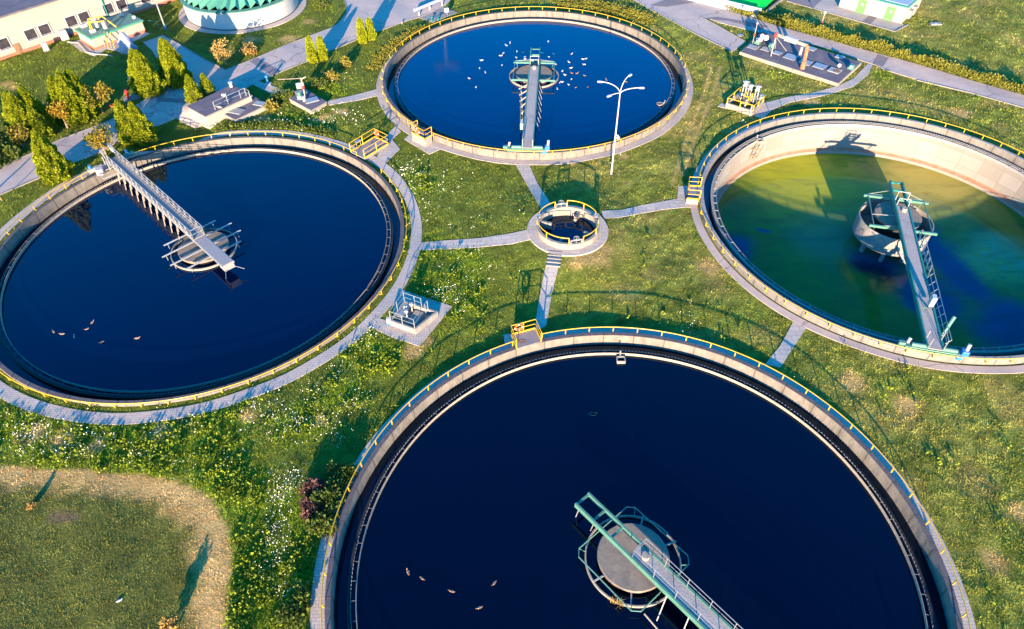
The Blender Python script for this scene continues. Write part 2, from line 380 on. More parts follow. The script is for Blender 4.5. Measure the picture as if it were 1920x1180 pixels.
def fill(poly_, dz, step=0.8):
    """triangulated sheet over an outline that follows the lawn height + dz"""
    bm = bmesh.new()
    vs = []
    n = len(poly_)
    for i in range(n):
        a, b = Vector(poly_[i][:2]), Vector(poly_[(i + 1) % n][:2]); k = max(1, int((b - a).length / step))
        for t in range(k): p = a.lerp(b, t / k); vs.append(bm.verts.new((p.x, p.y, 0)))
    f = bm.faces.new(vs)
    if f.normal.z < 0: f.normal_flip()
    bmesh.ops.triangulate(bm, faces=[f])
    xs = [v.co.x for v in vs]; ys = [v.co.y for v in vs]
    for ax, lo, hi in (((1, 0, 0), min(xs), max(xs)), ((0, 1, 0), min(ys), max(ys))):
        k = int((hi - lo) / (step * 2))
        for i in range(1, k + 1):
            p = lo + (hi - lo) * i / (k + 1)
            bmesh.ops.bisect_plane(bm, geom=bm.verts[:] + bm.edges[:] + bm.faces[:], plane_co=Vector(ax) * p, plane_no=ax)
    bm.normal_update()
    for v in bm.verts: v.co.z = float(gz(v.co.x, v.co.y)) + dz
    for fc in bm.faces:
        fc.normal_update()
        if fc.normal.z < 0: fc.normal_flip()
    return bm
def sheet(name, px, mat, dz=0.035, parent=None, world=None, skirt=True):
    pts = world or poly(px); bm = fill(pts, dz, 0.8 if name != 'road' else 0.5)
    if skirt:
        r = bmesh.ops.extrude_edge_only(bm, edges=[e for e in bm.edges if e.is_boundary])
        for v in r['geom']:
            if isinstance(v, bmesh.types.BMVert): v.co.z -= dz + 0.08
    me = bpy.data.meshes.new(name); bm.to_mesh(me); bm.free(); me.materials.append(mat)
    o = link(bpy.data.objects.new(name, me)); o.parent = parent
    bare(pts)
    if parent is None: o['kind'] = 'structure'
    return o

# roads
road_w = [(-40, 385), (-40, 330), (0, 312), (40, 297), (76, 281), (109, 264), (160, 245), (205, 228), (231, 211), (258, 196), (276, 184), (285, 176), (296, 166), (305, 150), (300, 120), (285, 95), (268, 80), (292, 72), (305, 67), (340, 86), (380, 110), (423, 132),
          (452, 121), (484, 108), (545, 82), (593, 64), (620, 54), (635, 44), (648, 28), (650, 14), (643, -6), (850, -6), (836, 10), (805, 26), (780, 35), (721, 55), (671, 74), (628, 92.5), (581, 114), (550, 126), (526, 136), (486, 153), (455, 170), (425, 181), (370, 206), (330, 221), (284, 240), (231, 262), (185, 288), (139, 305), (79, 332), (0, 366)]
sheet('road', road_w, M['asphalt'], 0.06)
road_e = [(1180, -4), (1285, -4), (1330, 9), (1368, 22), (1407, 33), (1469, 53), (1560, 77), (1642, 100), (1760, 133), (1930, 182), (1930, 205), (1820, 174), (1719, 150), (1665, 134), (1636, 121), (1625, 118), (1560, 95), (1480, 72), (1412, 59), (1352, 44), (1330, 36), (1315, 34), (1340, 47), (1398, 80), (1373, 98), (1300, 62), (1219, 18)]
sheet('road', road_e, M['asphalt'], 0.05)
for pxs in ([(468, 116), (482, 109), (527, 134), (509, 143)], [(290, 191), (300, 184), (353, 187), (350, 195)]):
    sheet('asphalt_patch', pxs, M['asphalt_dark'], 0.068, skirt=False)
for pxs in ([(1262, -4), (1325, -4), (1300, 6), (1250, 14), (1219, 11)], [(1318, 36), (1345, 33), (1400, 41), (1440, 50), (1425, 58), (1410, 52), (1365, 40)], [(1636, 121), (1646, 103), (1666, 110), (1655, 126)], ):
    sheet('asphalt_patch', pxs, M['asphalt_dark'], 0.068, skirt=False)
sheet('pavement', [(1475, 3), (1490, -6), (1640, -6), (1572, 12), (1700, 48), (1678, 59)], M['paving'], 0.04)
sheet('asphalt_patch', [(1472, 2), (1480, -6), (1548, -6), (1525, 16)], M['asphalt_dark'], 0.046, skirt=False)
sheet('asphalt_patch', [(1617, 41), (1630, 29), (1645, 33), (1632, 46)], M['asphalt_dark'], 0.046, skirt=False)
sheet('pavement', [(331, 222), (352, 209), (372, 222), (393, 229), (368, 241)], M['paving'], 0.045)
sheet('path', [(470, 157), (484, 152), (540, 172), (520, 182)], M['slab_path'], 0.04)
# kerbs along the road
def kerb(px, name='kerb'):
    pts = [P(x, y) for x, y in px]; mb = MB()
    for a, b in zip(pts[:-1], pts[1:]): mb.bar((a.x, a.y, a.z + 0.03), (b.x, b.y, b.z + 0.03), 0.14, 0.14)
    o = mb.build(name, M['kerb']); o['kind'] = 'structure'
kerb([(0, 312), (40, 297), (76, 281), (109, 264), (160, 245), (205, 228), (231, 211)])
kerb([(305, 67), (340, 86), (380, 110), (423, 132), (452, 121), (484, 108), (545, 82), (593, 64), (620, 54), (635, 44), (648, 28), (650, 14), (643, -6)])
kerb([(805, 26), (780, 35), (721, 55), (671, 74), (628, 92.5), (581, 114), (550, 126), (526, 136), (486, 153)])
kerb([(0, 366), (79, 332), (139, 305)])
kerb([(1315, 33), (1340, 46), (1398, 79)])
kerb([(1219, 18), (1300, 62), (1373, 98)])
kerb([(1475, 3), (1678, 60), (1702, 47)])
kerb([(1719, 151), (1820, 175), (1930, 206)])
# footpaths between basins
sheet('path', [(770, 456), (830, 452), (900, 447), (960, 438), (996, 430), (1003, 448), (960, 458), (900, 464), (830, 468), (774, 470)], M['slab_path'])
sheet('path', [(962, 300), (988, 300), (1008, 345), (1034, 385), (1015, 394), (990, 350)], M['slab_path'])
sheet('path', [(1128, 396), (1160, 395), (1200, 386), (1245, 378), (1270, 373), (1272, 350), (1292, 349), (1305, 392), (1290, 389), (1240, 394), (1200, 401), (1158, 409), (1132, 410)], M['slab_path'])
sheet('path', [(1029, 474), (1053, 476), (1045, 510), (1035, 550), (1024, 612), (1001, 622), (1010, 565), (1020, 515)], M['slab_path'])
sheet('path', [(1487, 604), (1511, 616), (1492, 645), (1463, 690), (1434, 684), (1462, 650)], M['slab_path'])
sheet('path', [(706, 168), (712, 179), (670, 189), (618, 198), (612, 191), (660, 180)], M['slab_path'])
sheet('path', [(741, 236), (752, 247), (735, 262), (750, 280), (718, 312), (706, 300), (716, 268), (728, 252)], M['slab_path'])
sheet('path', [(758, 262), (771, 250), (800, 262), (832, 278), (805, 290), (795, 284)], M['slab_path'])
sheet('path', [(1345, 200), (1352, 194), (1400, 206), (1432, 194), (1470, 184), (1525, 174), (1575, 160), (1600, 148), (1625, 122), (1637, 120), (1628, 140), (1600, 163), (1540, 181), (1480, 193), (1448, 206), (1430, 224), (1412, 216), (1375, 207)], M['slab_path'])
sheet('path', [(750, 543), (790, 556), (848, 575), (786, 650), (738, 634), (690, 612), (712, 598), (740, 606), (735, 566)], M['paving'])
sheet('path', [(944, 628), (965, 625), (975, 650), (948, 655)], M['slab_path'])
bare([pol(WELL, 3.8, i * math.pi / 12) for i in range(24)])

# ------------------------------------------------------------------ the lawn
HOLES = [(c[0], c[1], 18.25) for c in TANK.values()] + [(WELL[0], WELL[1], 2.75)]
def nz(x, y, s, seed=0):
    """cheap smooth value noise"""
    rng = np.random.RandomState(seed); g = rng.rand(64, 64); x = x / s + 31.3; y = y / s + 17.7
    xi, yi = np.floor(x).astype(int), np.floor(y).astype(int); fx, fy = x - xi, y - yi; fx = fx * fx * (3 - 2 * fx); fy = fy * fy * (3 - 2 * fy)
    f = lambda a, b: g[a % 64, b % 64]
    return (f(xi, yi) * (1 - fx) + f(xi + 1, yi) * fx) * (1 - fy) + (f(xi, yi + 1) * (1 - fx) + f(xi + 1, yi + 1) * fx) * fy
HAY = [P(x, y) for x, y in [(-60, 872), (60, 884), (190, 892), (290, 905), (355, 925), (395, 965), (408, 1030), (402, 1100), (390, 1230)]]
FIELD = [P(x, y) for x, y in [(-80, 868), (60, 878), (190, 884), (300, 893), (385, 925), (425, 980), (437, 1040), (432, 1110), (420, 1260), (-80, 1260)]]
LUSH = [P(x, y) for x, y in [(-60, 800), (100, 815), (250, 845), (400, 855), (470, 920), (480, 1010), (470, 1100), (470, 1250)]]
TRACK1 = [P(x, y) for x, y in [(1262, 345), (1285, 270), (1305, 215), (1325, 160), (1335, 120)]]
TRACK2 = [P(x, y) for x, y in [(1280, 330), (1300, 265), (1325, 205), (1345, 150), (1350, 125)]]
DRY = [(P(x, y), r) for x, y, r in [(1112, 487, 1.6), (1085, 492, 1.2), (1135, 470, 0.9), (775, 657, 1.1), (800, 640, 0.7), (60, 815, 1.2), (120, 822, 1.0), (300, 812, 0.9), (180, 838, 0.8), (400, 1105, 0.7), (465, 780, 0.8), (600, 790, 0.6), (600, 222, 1.2), (490, 225, 1.4), (640, 210, 0.9), (540, 75, 1.6), (470, 75, 1.5), (580, 40, 1.2), (1320, 212, 0.6), (1180, 345, 0.3), (1800, 212, 1.6), (1520, 190, 1.2), (1915, 965, 1.0), (1110, 965, 0.6), (1330, 500, 1.5), (1600, 720, 1.5), (1700, 760, 1.3), (1860, 1050, 1.0), (60, 265, 1.5), (110, 290, 1.0), (1170, 295, 0.7), (1075, 305, 0.8), (12, 158, 1.0), (25, 165, 0.8)]]
WEEDY = [(P(x, y), r) for x, y, r in [(640, 740, 2.5), (560, 800, 2.5), (760, 400, 2.5), (850, 560, 4), (560, 230, 4), (120, 830, 3), (540, 980, 3), (560, 1100, 3), (700, 660, 3), (800, 470, 3), (250, 820, 3), (420, 790, 3), (780, 340, 3), (870, 500, 3), (1000, 650, 1.5), (620, 170, 3), (1460, 140, 2.0), (1650, 140, 1.6), (800, 520, 2)]]
BARESOIL = [(P(x, y), r) for x, y, r in [(118, 968, 0.55), (98, 970, 0.5), (136, 968, 0.5), (1325, 213, 0.35), (1172, 343, 0.25)]]
def zones(x, y):
    """per point: dry hay, lush weeds, mown brown field, bare soil (0..1)"""
    p = np.stack([x, y], 1)
    dh = dist_line(p, HAY); field = inside(p, np.array([v[:2] for v in FIELD])).astype(float)
    hay = field * (1 - sm(0.45, 2.1, dh + 1.0 * (nz(x, y, 0.7, 3) - 0.5)))
    dry = hay * 1.0
    for c, r in DRY:
        d = np.hypot(x - c.x, y - c.y); dry = np.maximum(dry, 0.75 * (1 - sm(0.3 * r, 1.1 * r, d * (0.7 + 0.6 * nz(x, y, 0.8, 5)))))
    for t in (TRACK1, TRACK2): dry = np.maximum(dry, 0.8 * (1 - sm(0.12, 0.36, dist_line(p, t) + .15 * nz(x, y, .5, 33))))
    dry = np.maximum(dry, 0.22 * sm(0.55, 0.85, nz(x, y, 2.6, 9)) * sm(2, 12, x))
    dl = dist_line(p, LUSH); lush = (1 - field) * (1 - sm(1.2, 2.6, dl + 1.2 * (nz(x, y, 0.9, 6) - 0.5)))
    weed = np.zeros_like(x)
    for c, r in WEEDY:
        d = np.hypot(x - c.x, y - c.y); weed = np.maximum(weed, 1 - sm(0.4 * r, 1.1 * r, d * (0.75 + 0.5 * nz(x, y, 1.3, 8))))
    soil = np.zeros_like(x)
    for c, r in BARESOIL:
        d = np.hypot(x - c.x, y - c.y); soil = np.maximum(soil, 1 - sm(0.4 * r, 1.0 * r, d * (0.7 + 0.6 * nz(x, y, 0.5, 4))))
    return dry, np.maximum(lush, weed * (1 - field)), field, soil
# tint palette (real-world albedo)
C_GREEN = np.array([0.235, 0.262, 0.038]); C_YELL = np.array([0.325, 0.300, 0.064]); C_LUSH = np.array([0.19, 0.26, 0.016]); C_DRY = np.array([0.80, 0.49, 0.20]); C_FIELD = np.array([0.20, 0.19, 0.046]); C_SOIL = np.array([0.26, 0.165, 0.10]); C_DEEP = np.array([0.15, 0.18, 0.022])
def lawn_colour(x, y):
    dry, lush, field, soil = zones(x, y)
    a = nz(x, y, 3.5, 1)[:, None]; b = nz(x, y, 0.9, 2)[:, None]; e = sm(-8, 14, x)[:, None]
    col = C_GREEN * (1 - a * e) + C_YELL * a * e
    g4 = nz(x, y, 0.42, 13)[:, None]; g5 = nz(x, y, 1.7, 15)[:, None]
    col = col * (0.50 + 0.40 * b + 0.50 * g4 + .14 * g5)
    u_ = x * .80 + y * .60; v_ = -x * .60 + y * .80; st_ = (nz(u_, v_ * 9, 4.5, 25) - .5)[:, None] * sm(-6, 8, x)[:, None]; col = col * (1 + .55 * st_)
    patch = sm(.56, .80, nz(x + 40, y, 0.6, 19))[:, None] * .5; col = col * (1 - patch) + np.array([0.070, 0.125, 0.014]) * patch
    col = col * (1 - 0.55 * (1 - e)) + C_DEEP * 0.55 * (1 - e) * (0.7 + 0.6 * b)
    l = lush[:, None]; col = col * (1 - l * 0.75) + C_LUSH * (0.55 + 0.9 * nz(x, y, 0.55, 11)[:, None]) * l * 0.75
    f = field[:, None]; col = col * (1 - f * 0.85) + C_FIELD * (0.75 + 0.5 * b) * f * 0.85
    d = dry[:, None]; col = col * (1 - d) + C_DRY * (0.8 + 0.4 * b) * d
    s = soil[:, None]; return col * (1 - s) + C_SOIL * s
def set_color(me, arr):
    a = me.color_attributes.new('tint', 'FLOAT_COLOR', 'POINT'); a.data.foreach_set('color', np.concatenate([arr, np.ones((len(arr), 1))], 1).astype(np.float32).ravel())
def np_mesh(name, V, F, mat, col=None):
    me = bpy.data.meshes.new(name); k = F.shape[1]
    me.vertices.add(len(V)); me.vertices.foreach_set('co', V.astype(np.float32).ravel())
    me.loops.add(F.size); me.loops.foreach_set('vertex_index', F.astype(np.int32).ravel())
    me.polygons.add(len(F)); me.polygons.foreach_set('loop_start', np.arange(0, F.size, k, dtype=np.int32)); me.polygons.foreach_set('loop_total', np.full(len(F), k, dtype=np.int32))
    me.update(calc_edges=True)
    if col is not None: set_color(me, col)
    me.materials.append(mat); return link(bpy.data.objects.new(name, me))
def lawn_mat(name, blade=False):
    m, nt, b = nt_new(name)
    a = nt.nodes.new('ShaderNodeAttribute'); a.attribute_name = 'tint'
    if blade: col = a.outputs['Color']
    else:
        t = coords(nt)
        f1 = noise_(nt, 2.6, 8, 0.75, t, 0.3, 0.7); f2 = noise_(nt, 7.0, 6, 0.75, t, 0.3, 0.7)
        col = mix_(nt, f1, a.outputs['Color'], mix_(nt, 1.0, a.outputs['Color'], (0.55, 0.60, 0.5), 'MULTIPLY'))
        col = mix_(nt, f2, col, mix_(nt, 1.0, col, (0.50, 0.52, 0.45), 'MULTIPLY'))
        bump_(nt, b, math_(nt, 'ADD', f1, f2), 0.09, 0.8)
    nt.links.new(col, b.inputs['Base Color']); inp(b, 'Roughness', 0.9); inp(b, 'Specular IOR Level', 0.1)
    if blade:
        tr = nt.nodes.new('ShaderNodeBsdfTranslucent'); nt.links.new(col, tr.inputs['Color']); mx = nt.nodes.new('ShaderNodeMixShader'); inp(mx, 0, 0.25)
        nt.links.new(b.outputs[0], mx.inputs[1]); nt.links.new(tr.outputs[0], mx.inputs[2]); nt.links.new(mx.outputs[0], nt.nodes['Material Output'].inputs['Surface'])
    return m
M['baffle_grey'] = pm('dull_steel', (0.16, 0.16, 0.17), (0.11, 0.11, 0.12), 4, 0.6)
M['lawn'] = lawn_mat('lawn_turf'); M['blade'] = lawn_mat('grass_blades', True)
STEP = 0.33
gx = np.concatenate([[-900, -500, -300, -200, -150, -120, -105], np.arange(-96, 100, STEP), [110, 125, 150, 200, 300, 500, 900]])
gy = np.concatenate([[-300, -150, -60, -20, -5], np.arange(6, 122, STEP), [128, 138, 150, 180, 240, 350, 600, 1200]])
X, Y = np.meshgrid(gx, gy); sh = X.shape; X = X.ravel().copy(); Y = Y.ravel().copy(); dead = np.zeros(len(X), bool)
for cx, cy, r in HOLES:
    d = np.hypot(X - cx, Y - cy); near = (d < r) & (d > r - 0.62 * STEP * 1.5); k = r / np.maximum(d, 1e-6)
    X = np.where(near, cx + (X - cx) * k, X); Y = np.where(near, cy + (Y - cy) * k, Y); dead |= (d < r) & ~near
idx = np.arange(len(X)).reshape(sh); F = np.stack([idx[:-1, :-1], idx[:-1, 1:], idx[1:, 1:], idx[1:, :-1]], -1).reshape(-1, 4)
F = F[~dead[F].any(1)]
Z = gz(X, Y) + 0.025 * (nz(X, Y, 1.1, 21) - 0.5)
lawn = np_mesh('lawn', np.stack([X, Y, Z], 1), F, M['lawn'], lawn_colour(X, Y)); lawn['kind'] = 'structure'

# ------------------------------------------------------------------ settling tanks
DESC = {'S': ('front', 'dark navy water'), 'W': ('left', 'dark blue water'), 'N': ('far', 'bright blue water'), 'E': ('right', 'green water')}
TL = {'S': 'large round concrete settling tank in the foreground cut by the bottom edge, near black water', 'W': 'large round concrete settling tank at the left with a grey steel bridge', 'N': 'round concrete settling tank at the top full of bright blue water and white gulls', 'E': 'half emptied round concrete tank at the right with pale inner wall and green water'}
def saw_ring(r, z0, z1, teeth, th):
    n = teeth * 2; vs = []; fs = []
    for i in range(n):
        a = 2 * math.pi * i / n; z = z1 if i % 2 else z1 - 0.10
        for rr in (r, r + th): vs += [(rr * math.cos(a), rr * math.sin(a), z0), (rr * math.cos(a), rr * math.sin(a), z)]
    for i in range(n):
        j = (i + 1) % n; a, b = i * 4, j * 4
        fs += [(a, b, b + 1, a + 1), (a + 2, a + 3, b + 3, b + 2), (a + 1, b + 1, b + 3, a + 3)]
    return vs, fs
WATER_Z = {'S': -0.82, 'W': -0.82, 'N': -0.80, 'E': -4.0}
for k, (cx, cy, z0) in TANK.items():
    wm = M['wall_pale'] if k == 'E' else M['wall']
    t = thing('settling_tank', TL[k], 'settling tank', (cx, cy, z0), 0, 'round settling tanks')
    # crest and outer ring: 48 cast segments seen as chords
    MB().lathe([(18.0, -2.2), (18.0, -0.02), (18.02, 0.0), (18.33, 0.0), (18.36, -0.03), (18.36, -1.6)], 144, smooth=False).build('outer_wall', wm, t)
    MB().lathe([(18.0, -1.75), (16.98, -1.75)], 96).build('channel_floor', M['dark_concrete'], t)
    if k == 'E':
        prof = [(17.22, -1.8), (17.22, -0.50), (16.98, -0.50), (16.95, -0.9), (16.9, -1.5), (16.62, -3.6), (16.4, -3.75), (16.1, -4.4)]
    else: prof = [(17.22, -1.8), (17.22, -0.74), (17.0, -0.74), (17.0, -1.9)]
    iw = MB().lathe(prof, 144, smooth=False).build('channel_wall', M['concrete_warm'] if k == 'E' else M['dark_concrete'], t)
    tank_e = t if k == 'E' else None
    v, f = saw_ring(16.985 if k != 'E' else 17.225, -0.72, -0.60 if k != 'E' else -0.42, 420, 0.012)
    MB().add(v, f).build('weir_plate', M['galv_white'] if k == 'E' else M['galv'], t)
    zb = -0.50 if k == 'E' else -0.57
    MB().lathe([(16.66, zb - 0.30), (16.66, zb), (16.69, zb), (16.69, zb - 0.30)], 144, closed_prof=True, smooth=False).build('scum_baffle', M['wood'] if k != 'E' else M['galv_white'], t)
    br = None
    for i in range(88):
        a = 2 * math.pi * i / 88
        if br is None: br = MB().box((16.84, 0, zb - 0.03), (0.32, 0.05, 0.05) if k == 'E' else (0.28, 0.022, 0.022)).build('baffle_bracket', M['galv'] if k == 'E' else M['baffle_grey'], t); br.rotation_euler = (0, 0, a)
        else: add_part('baffle_bracket', br, t, (0, 0, 0), (0, 0, a))
    # water
    if k != 'E':
        w = MB().disc(16.98, WATER_Z[k] + z0, 128, (0, 0)).build('water', M['water_' + k]); w.location = (cx, cy, 0); w['kind'] = 'structure'
    wc = MB().lathe([(18.0, -1.05 + z0), (17.22, -1.05 + z0)], 128).build('channel_water', M['water_channel']); wc.location = (cx, cy, 0); wc['kind'] = 'structure'
    # walkway ring
    r0, r1 = (18.95, 19.95) if k == 'W' else (18.40, 19.25) if k != 'E' else (18.55, 19.25)
    n = 220; vs = []; fs = []
    for i in range(n):
        a = 2 * math.pi * i / n
        for rr, dz in ((r0, -0.06), (r0, 0.045), (r1, 0.045), (r1, -0.06)):
            x, y = cx + rr * math.cos(a), cy + rr * math.sin(a); vs.append((x - cx, y - cy, float(gz(x, y)) + dz))
    for i in range(n):
        j = (i + 1) % n
        for q in range(3): fs.append((i * 4 + q, i * 4 + q + 1, j * 4 + q + 1, j * 4 + q))
    pth = MB().add(vs, fs).build('walkway', M['paving'] if k != 'E' else M['asphalt']); pth.location = (cx, cy, 0); pth['kind'] = 'structure'
    BARE.append(np.array([(cx + r1 * math.cos(i * 0.05), cy + r1 * math.sin(i * 0.05)) for i in range(126)]))
    # yellow guard rail on bent brackets outside the crest
    gaps = {'S': [(105.5, 112.6)], 'W': [(36.5, 49.5), (128, 139.5)], 'N': [(-134, -127.3)], 'E': [(165.6, 173.3)]}[k]
    RR, RZ = (18.45, 0.46) if k == 'S' else (18.6, 0.38)
    g = thing('guard_rail', {'S': 'yellow guard rail round the foreground settling tank', 'W': 'yellow guard rail round the left settling tank with the grey bridge', 'N': 'yellow guard rail round the far settling tank where gulls float', 'E': 'yellow guard rail round the half emptied tank at the right'}[k], 'railing', (cx, cy, z0), 0, 'yellow guard rails round the tanks')
    gaps = sorted([(a % 360, b % 360) for a, b in gaps])
    starts = [(gaps[i][1], gaps[(i + 1) % len(gaps)][0] + (360 if i == len(gaps) - 1 else 0)) for i in range(len(gaps))]
    hr = MB(); post = None
    for a0, a1 in starts:
        m = int((a1 - a0) / 2)
        hr.tube([(RR * math.cos(R(a0 + (a1 - a0) * i / m)), RR * math.sin(R(a0 + (a1 - a0) * i / m)), RZ) for i in range(m + 1)], 0.036, 6)
        m = int(round((a1 - a0) / 5.9))
        for i in range(m + 1):
            a = R(a0 + 0.25 + (a1 - a0 - 0.5) * i / m)
            if post is None:
                post = MB().bar((18.34, 0, -0.20), (RR - 0.02, 0, -0.05), 0.06, 0.06).bar((RR, 0, -0.07), (RR, 0, RZ), 0.065, 0.05).build('post', M['yellow'], g); post.rotation_euler = (0, 0, a)
            else: add_part('post', post, g, (0, 0, 0), (0, 0, a))
    hr.build('handrail', M['yellow'], g)

# pale panelled inner wall of the emptied tank: joints, patches, rust line near the water
def panel_mat():
    m, nt, b = nt_new('panelled_inner_wall'); t = coords(nt); sep = nt.nodes.new('ShaderNodeSeparateXYZ'); nt.links.new(t, sep.inputs[0])
    ang = math_(nt, 'ARCTAN2', sep.outputs[1], sep.outputs[0])
    cmb = nt.nodes.new('ShaderNodeCombineXYZ'); nt.links.new(math_(nt, 'MULTIPLY', ang, 17.0), cmb.inputs[0]); nt.links.new(sep.outputs[2], cmb.inputs[1])
    br = nt.nodes.new('ShaderNodeTexBrick'); nt.links.new(cmb.outputs[0], br.inputs['Vector']); br.offset = 0.0
    for kk, v in (('Scale', 1.0), ('Mortar Size', 0.05), ('Mortar Smooth', 0.5), ('Brick Width', 2.2), ('Row Height', 1.35), ('Bias', 0.0)): inp(br, kk, v)
    inp(br, 'Color1', (0.235, 0.215, 0.195, 1)); inp(br, 'Color2', (0.19, 0.168, 0.145, 1)); inp(br, 'Mortar', (0.175, 0.15, 0.128, 1))
    col = mix_(nt, math_(nt, 'MULTIPLY', noise_(nt, 1.0, 6, 0.7, t, 0.35, 0.7), 0.4), br.outputs['Color'], (0.20, 0.16, 0.13))
    st = noise_(nt, 1.3, 5, 0.7, cmb.outputs[0], 0.3, 0.6)
    z = sep.outputs[2]
    line = math_(nt, 'MULTIPLY', math_(nt, 'GREATER_THAN', z, -3.78), math_(nt, 'LESS_THAN', z, -3.45))
    col = mix_(nt, math_(nt, 'MULTIPLY', line, math_(nt, 'MULTIPLY_ADD', st, 0.6, 0.3)), col, (0.24, 0.10, 0.045))
    low = math_(nt, 'LESS_THAN', z, -3.78); col = mix_(nt, math_(nt, 'MULTIPLY', low, 0.7), col, (0.23, 0.19, 0.155))
    nt.links.new(col, b.inputs['Base Color']); inp(b, 'Roughness', 0.85); bump_(nt, b, noise_(nt, 8, 4, 0.7, t), 0.01); return m
for ch in tank_e.children:
    if ch.name.startswith('channel_wall'): ch.data.materials[0] = panel_mat()
def murky_mat():
    """shallow algae water: yellow green bloom at the far side, blue deep patches"""
    m, nt, b = nt_new('algae_water'); t = coords(nt); sep = nt.nodes.new('ShaderNodeSeparateXYZ'); nt.links.new(t, sep.inputs[0])
    warp = nt.nodes.new('ShaderNodeTexNoise'); inp(warp, 'Scale', 0.16); inp(warp, 'Detail', 5); nt.links.new(t, warp.inputs['Vector'])
    wv = nt.nodes.new('ShaderNodeVectorMath'); wv.operation = 'MULTIPLY_ADD'; nt.links.new(warp.outputs['Color'], wv.inputs[0]); wv.inputs[1].default_value = (7, 7, 0); nt.links.new(t, wv.inputs[2])
    def spot(cx, cy, r0, r1, sy=1.0):
        s = nt.nodes.new('ShaderNodeSeparateXYZ'); nt.links.new(wv.outputs[0], s.inputs[0])
        dx = math_(nt, 'SUBTRACT', s.outputs[0], cx + 3.5); dy = math_(nt, 'MULTIPLY', math_(nt, 'SUBTRACT', s.outputs[1], cy + 3.5), sy)
        d = math_(nt, 'SQRT', math_(nt, 'ADD', math_(nt, 'MULTIPLY', dx, dx), math_(nt, 'MULTIPLY', dy, dy)))
        mr = nt.nodes.new('ShaderNodeMapRange'); mr.interpolation_type = 'SMOOTHSTEP'; inp(mr, 1, r0); inp(mr, 2, r1); inp(mr, 3, 1); inp(mr, 4, 0); nt.links.new(d, mr.inputs[0]); return mr.outputs[0]
    col = mix_(nt, noise_(nt, 0.25, 5, 0.6, t, 0.3, 0.7), (0.036, 0.120, 0.028), (0.075, 0.150, 0.018))
    col = mix_(nt, math_(nt, 'MULTIPLY', spot(-5, 1, 1, 7), 0.7), col, (0.035, 0.150, 0.095))
    col = mix_(nt, spot(-5, 12.5, 2, 10, 0.8), col, (0.31, 0.30, 0.016))
    col = mix_(nt, spot(8, 10, 1.5, 8.5, 1.0), col, (0.38, 0.29, 0.06))
    for a in ((4.6, 0.5, 0.8, 3.0, 0.6), (7.0, -12, 2, 6.0, 0.9), (4.8, -4.5, 1, 3.2, 0.6), (-15.4, -1.2, 0.8, 2.4, 0.5), (-11.7, 1.4, 0.2, 0.8, 1.4), (0.5, -7, 1.0, 3.6, 0.8), (-2, -3, 0.5, 3.0, 1.0)): col = mix_(nt, spot(*a), col, (0.004, 0.055, 0.135))
    col = mix_(nt, math_(nt, 'MULTIPLY', spot(-2.5, -4, 0.3, 2.6), 0.8), col, (0.003, 0.008, 0.014))
    col = mix_(nt, math_(nt, 'MULTIPLY', spot(10.5, -2, 1.5, 5.5), 0.85), col, (0.110, 0.290, 0.170))
    col = mix_(nt, math_(nt, 'MULTIPLY', spot(10, -2.5, 1.5, 5), noise_(nt, 0.7, 7, 0.75, t, 0.42, 0.60, 1.5)), col, (0.150, 0.260, 0.060))
    col = mix_(nt, math_(nt, 'MULTIPLY', noise_(nt, 0.5, 8, 0.72, coords(nt, (0.35, 1.0, 1)), 0.45, 0.75, 1.0), 0.55), col, (0.014, 0.036, 0.020))
    sc = noise_(nt, 1.6, 5, 0.7, coords(nt, (0.5, 1.2, 1)), 0.62, 0.68); col = mix_(nt, math_(nt, 'MULTIPLY', sc, 0.35), col, (0.02, 0.04, 0.02))
    nt.links.new(col, b.inputs['Base Color']); inp(b, 'Roughness', 0.12); inp(b, 'IOR', 1.33); inp(b, 'Specular IOR Level', 0.16); bump_(nt, b, noise_(nt, 1.2, 4, 0.6, t), 0.003, 0.4); return m
w = MB().disc(16.6, -4.0 + TANK['E'][2], 128).build('water', murky_mat()); w.location = (*TANK['E'][:2], 0); w['kind'] = 'structure'

# ------------------------------------------------------------------ distribution well in the middle
wz = float(gz(*WELL))
t = thing('distribution_well', 'small round concrete well in the middle of the lawn where the paths meet', 'well', (WELL[0], WELL[1], wz))
MB().lathe([(3.72, -0.2), (3.72, 0.13), (2.9, 0.13)], 64, smooth=False).build('apron', M['slab_path'], t)
MB().lathe([(2.60, -1.7), (2.60, 0.66), (2.63, 0.68), (2.87, 0.68), (2.90, 0.65), (2.90, -0.1)], 72, smooth=False).build('ring_wall', M['concrete_warm'], t)
w = MB().disc(2.62, wz - 0.25, 64).build('water', M['water_W']); w.location = (WELL[0], WELL[1], 0); w['kind'] = 'structure'
for a, ln in ((62, 0.95), (160, 1.05), (-28, 1.05), (-112, 0.75)):
    a = R(a); c = pol((0, 0), 2.6 - ln / 2, a, -0.05); MB().box(c, (ln, 0.24, 1.0), a).build('baffle_wall', M['concrete_warm'], t)
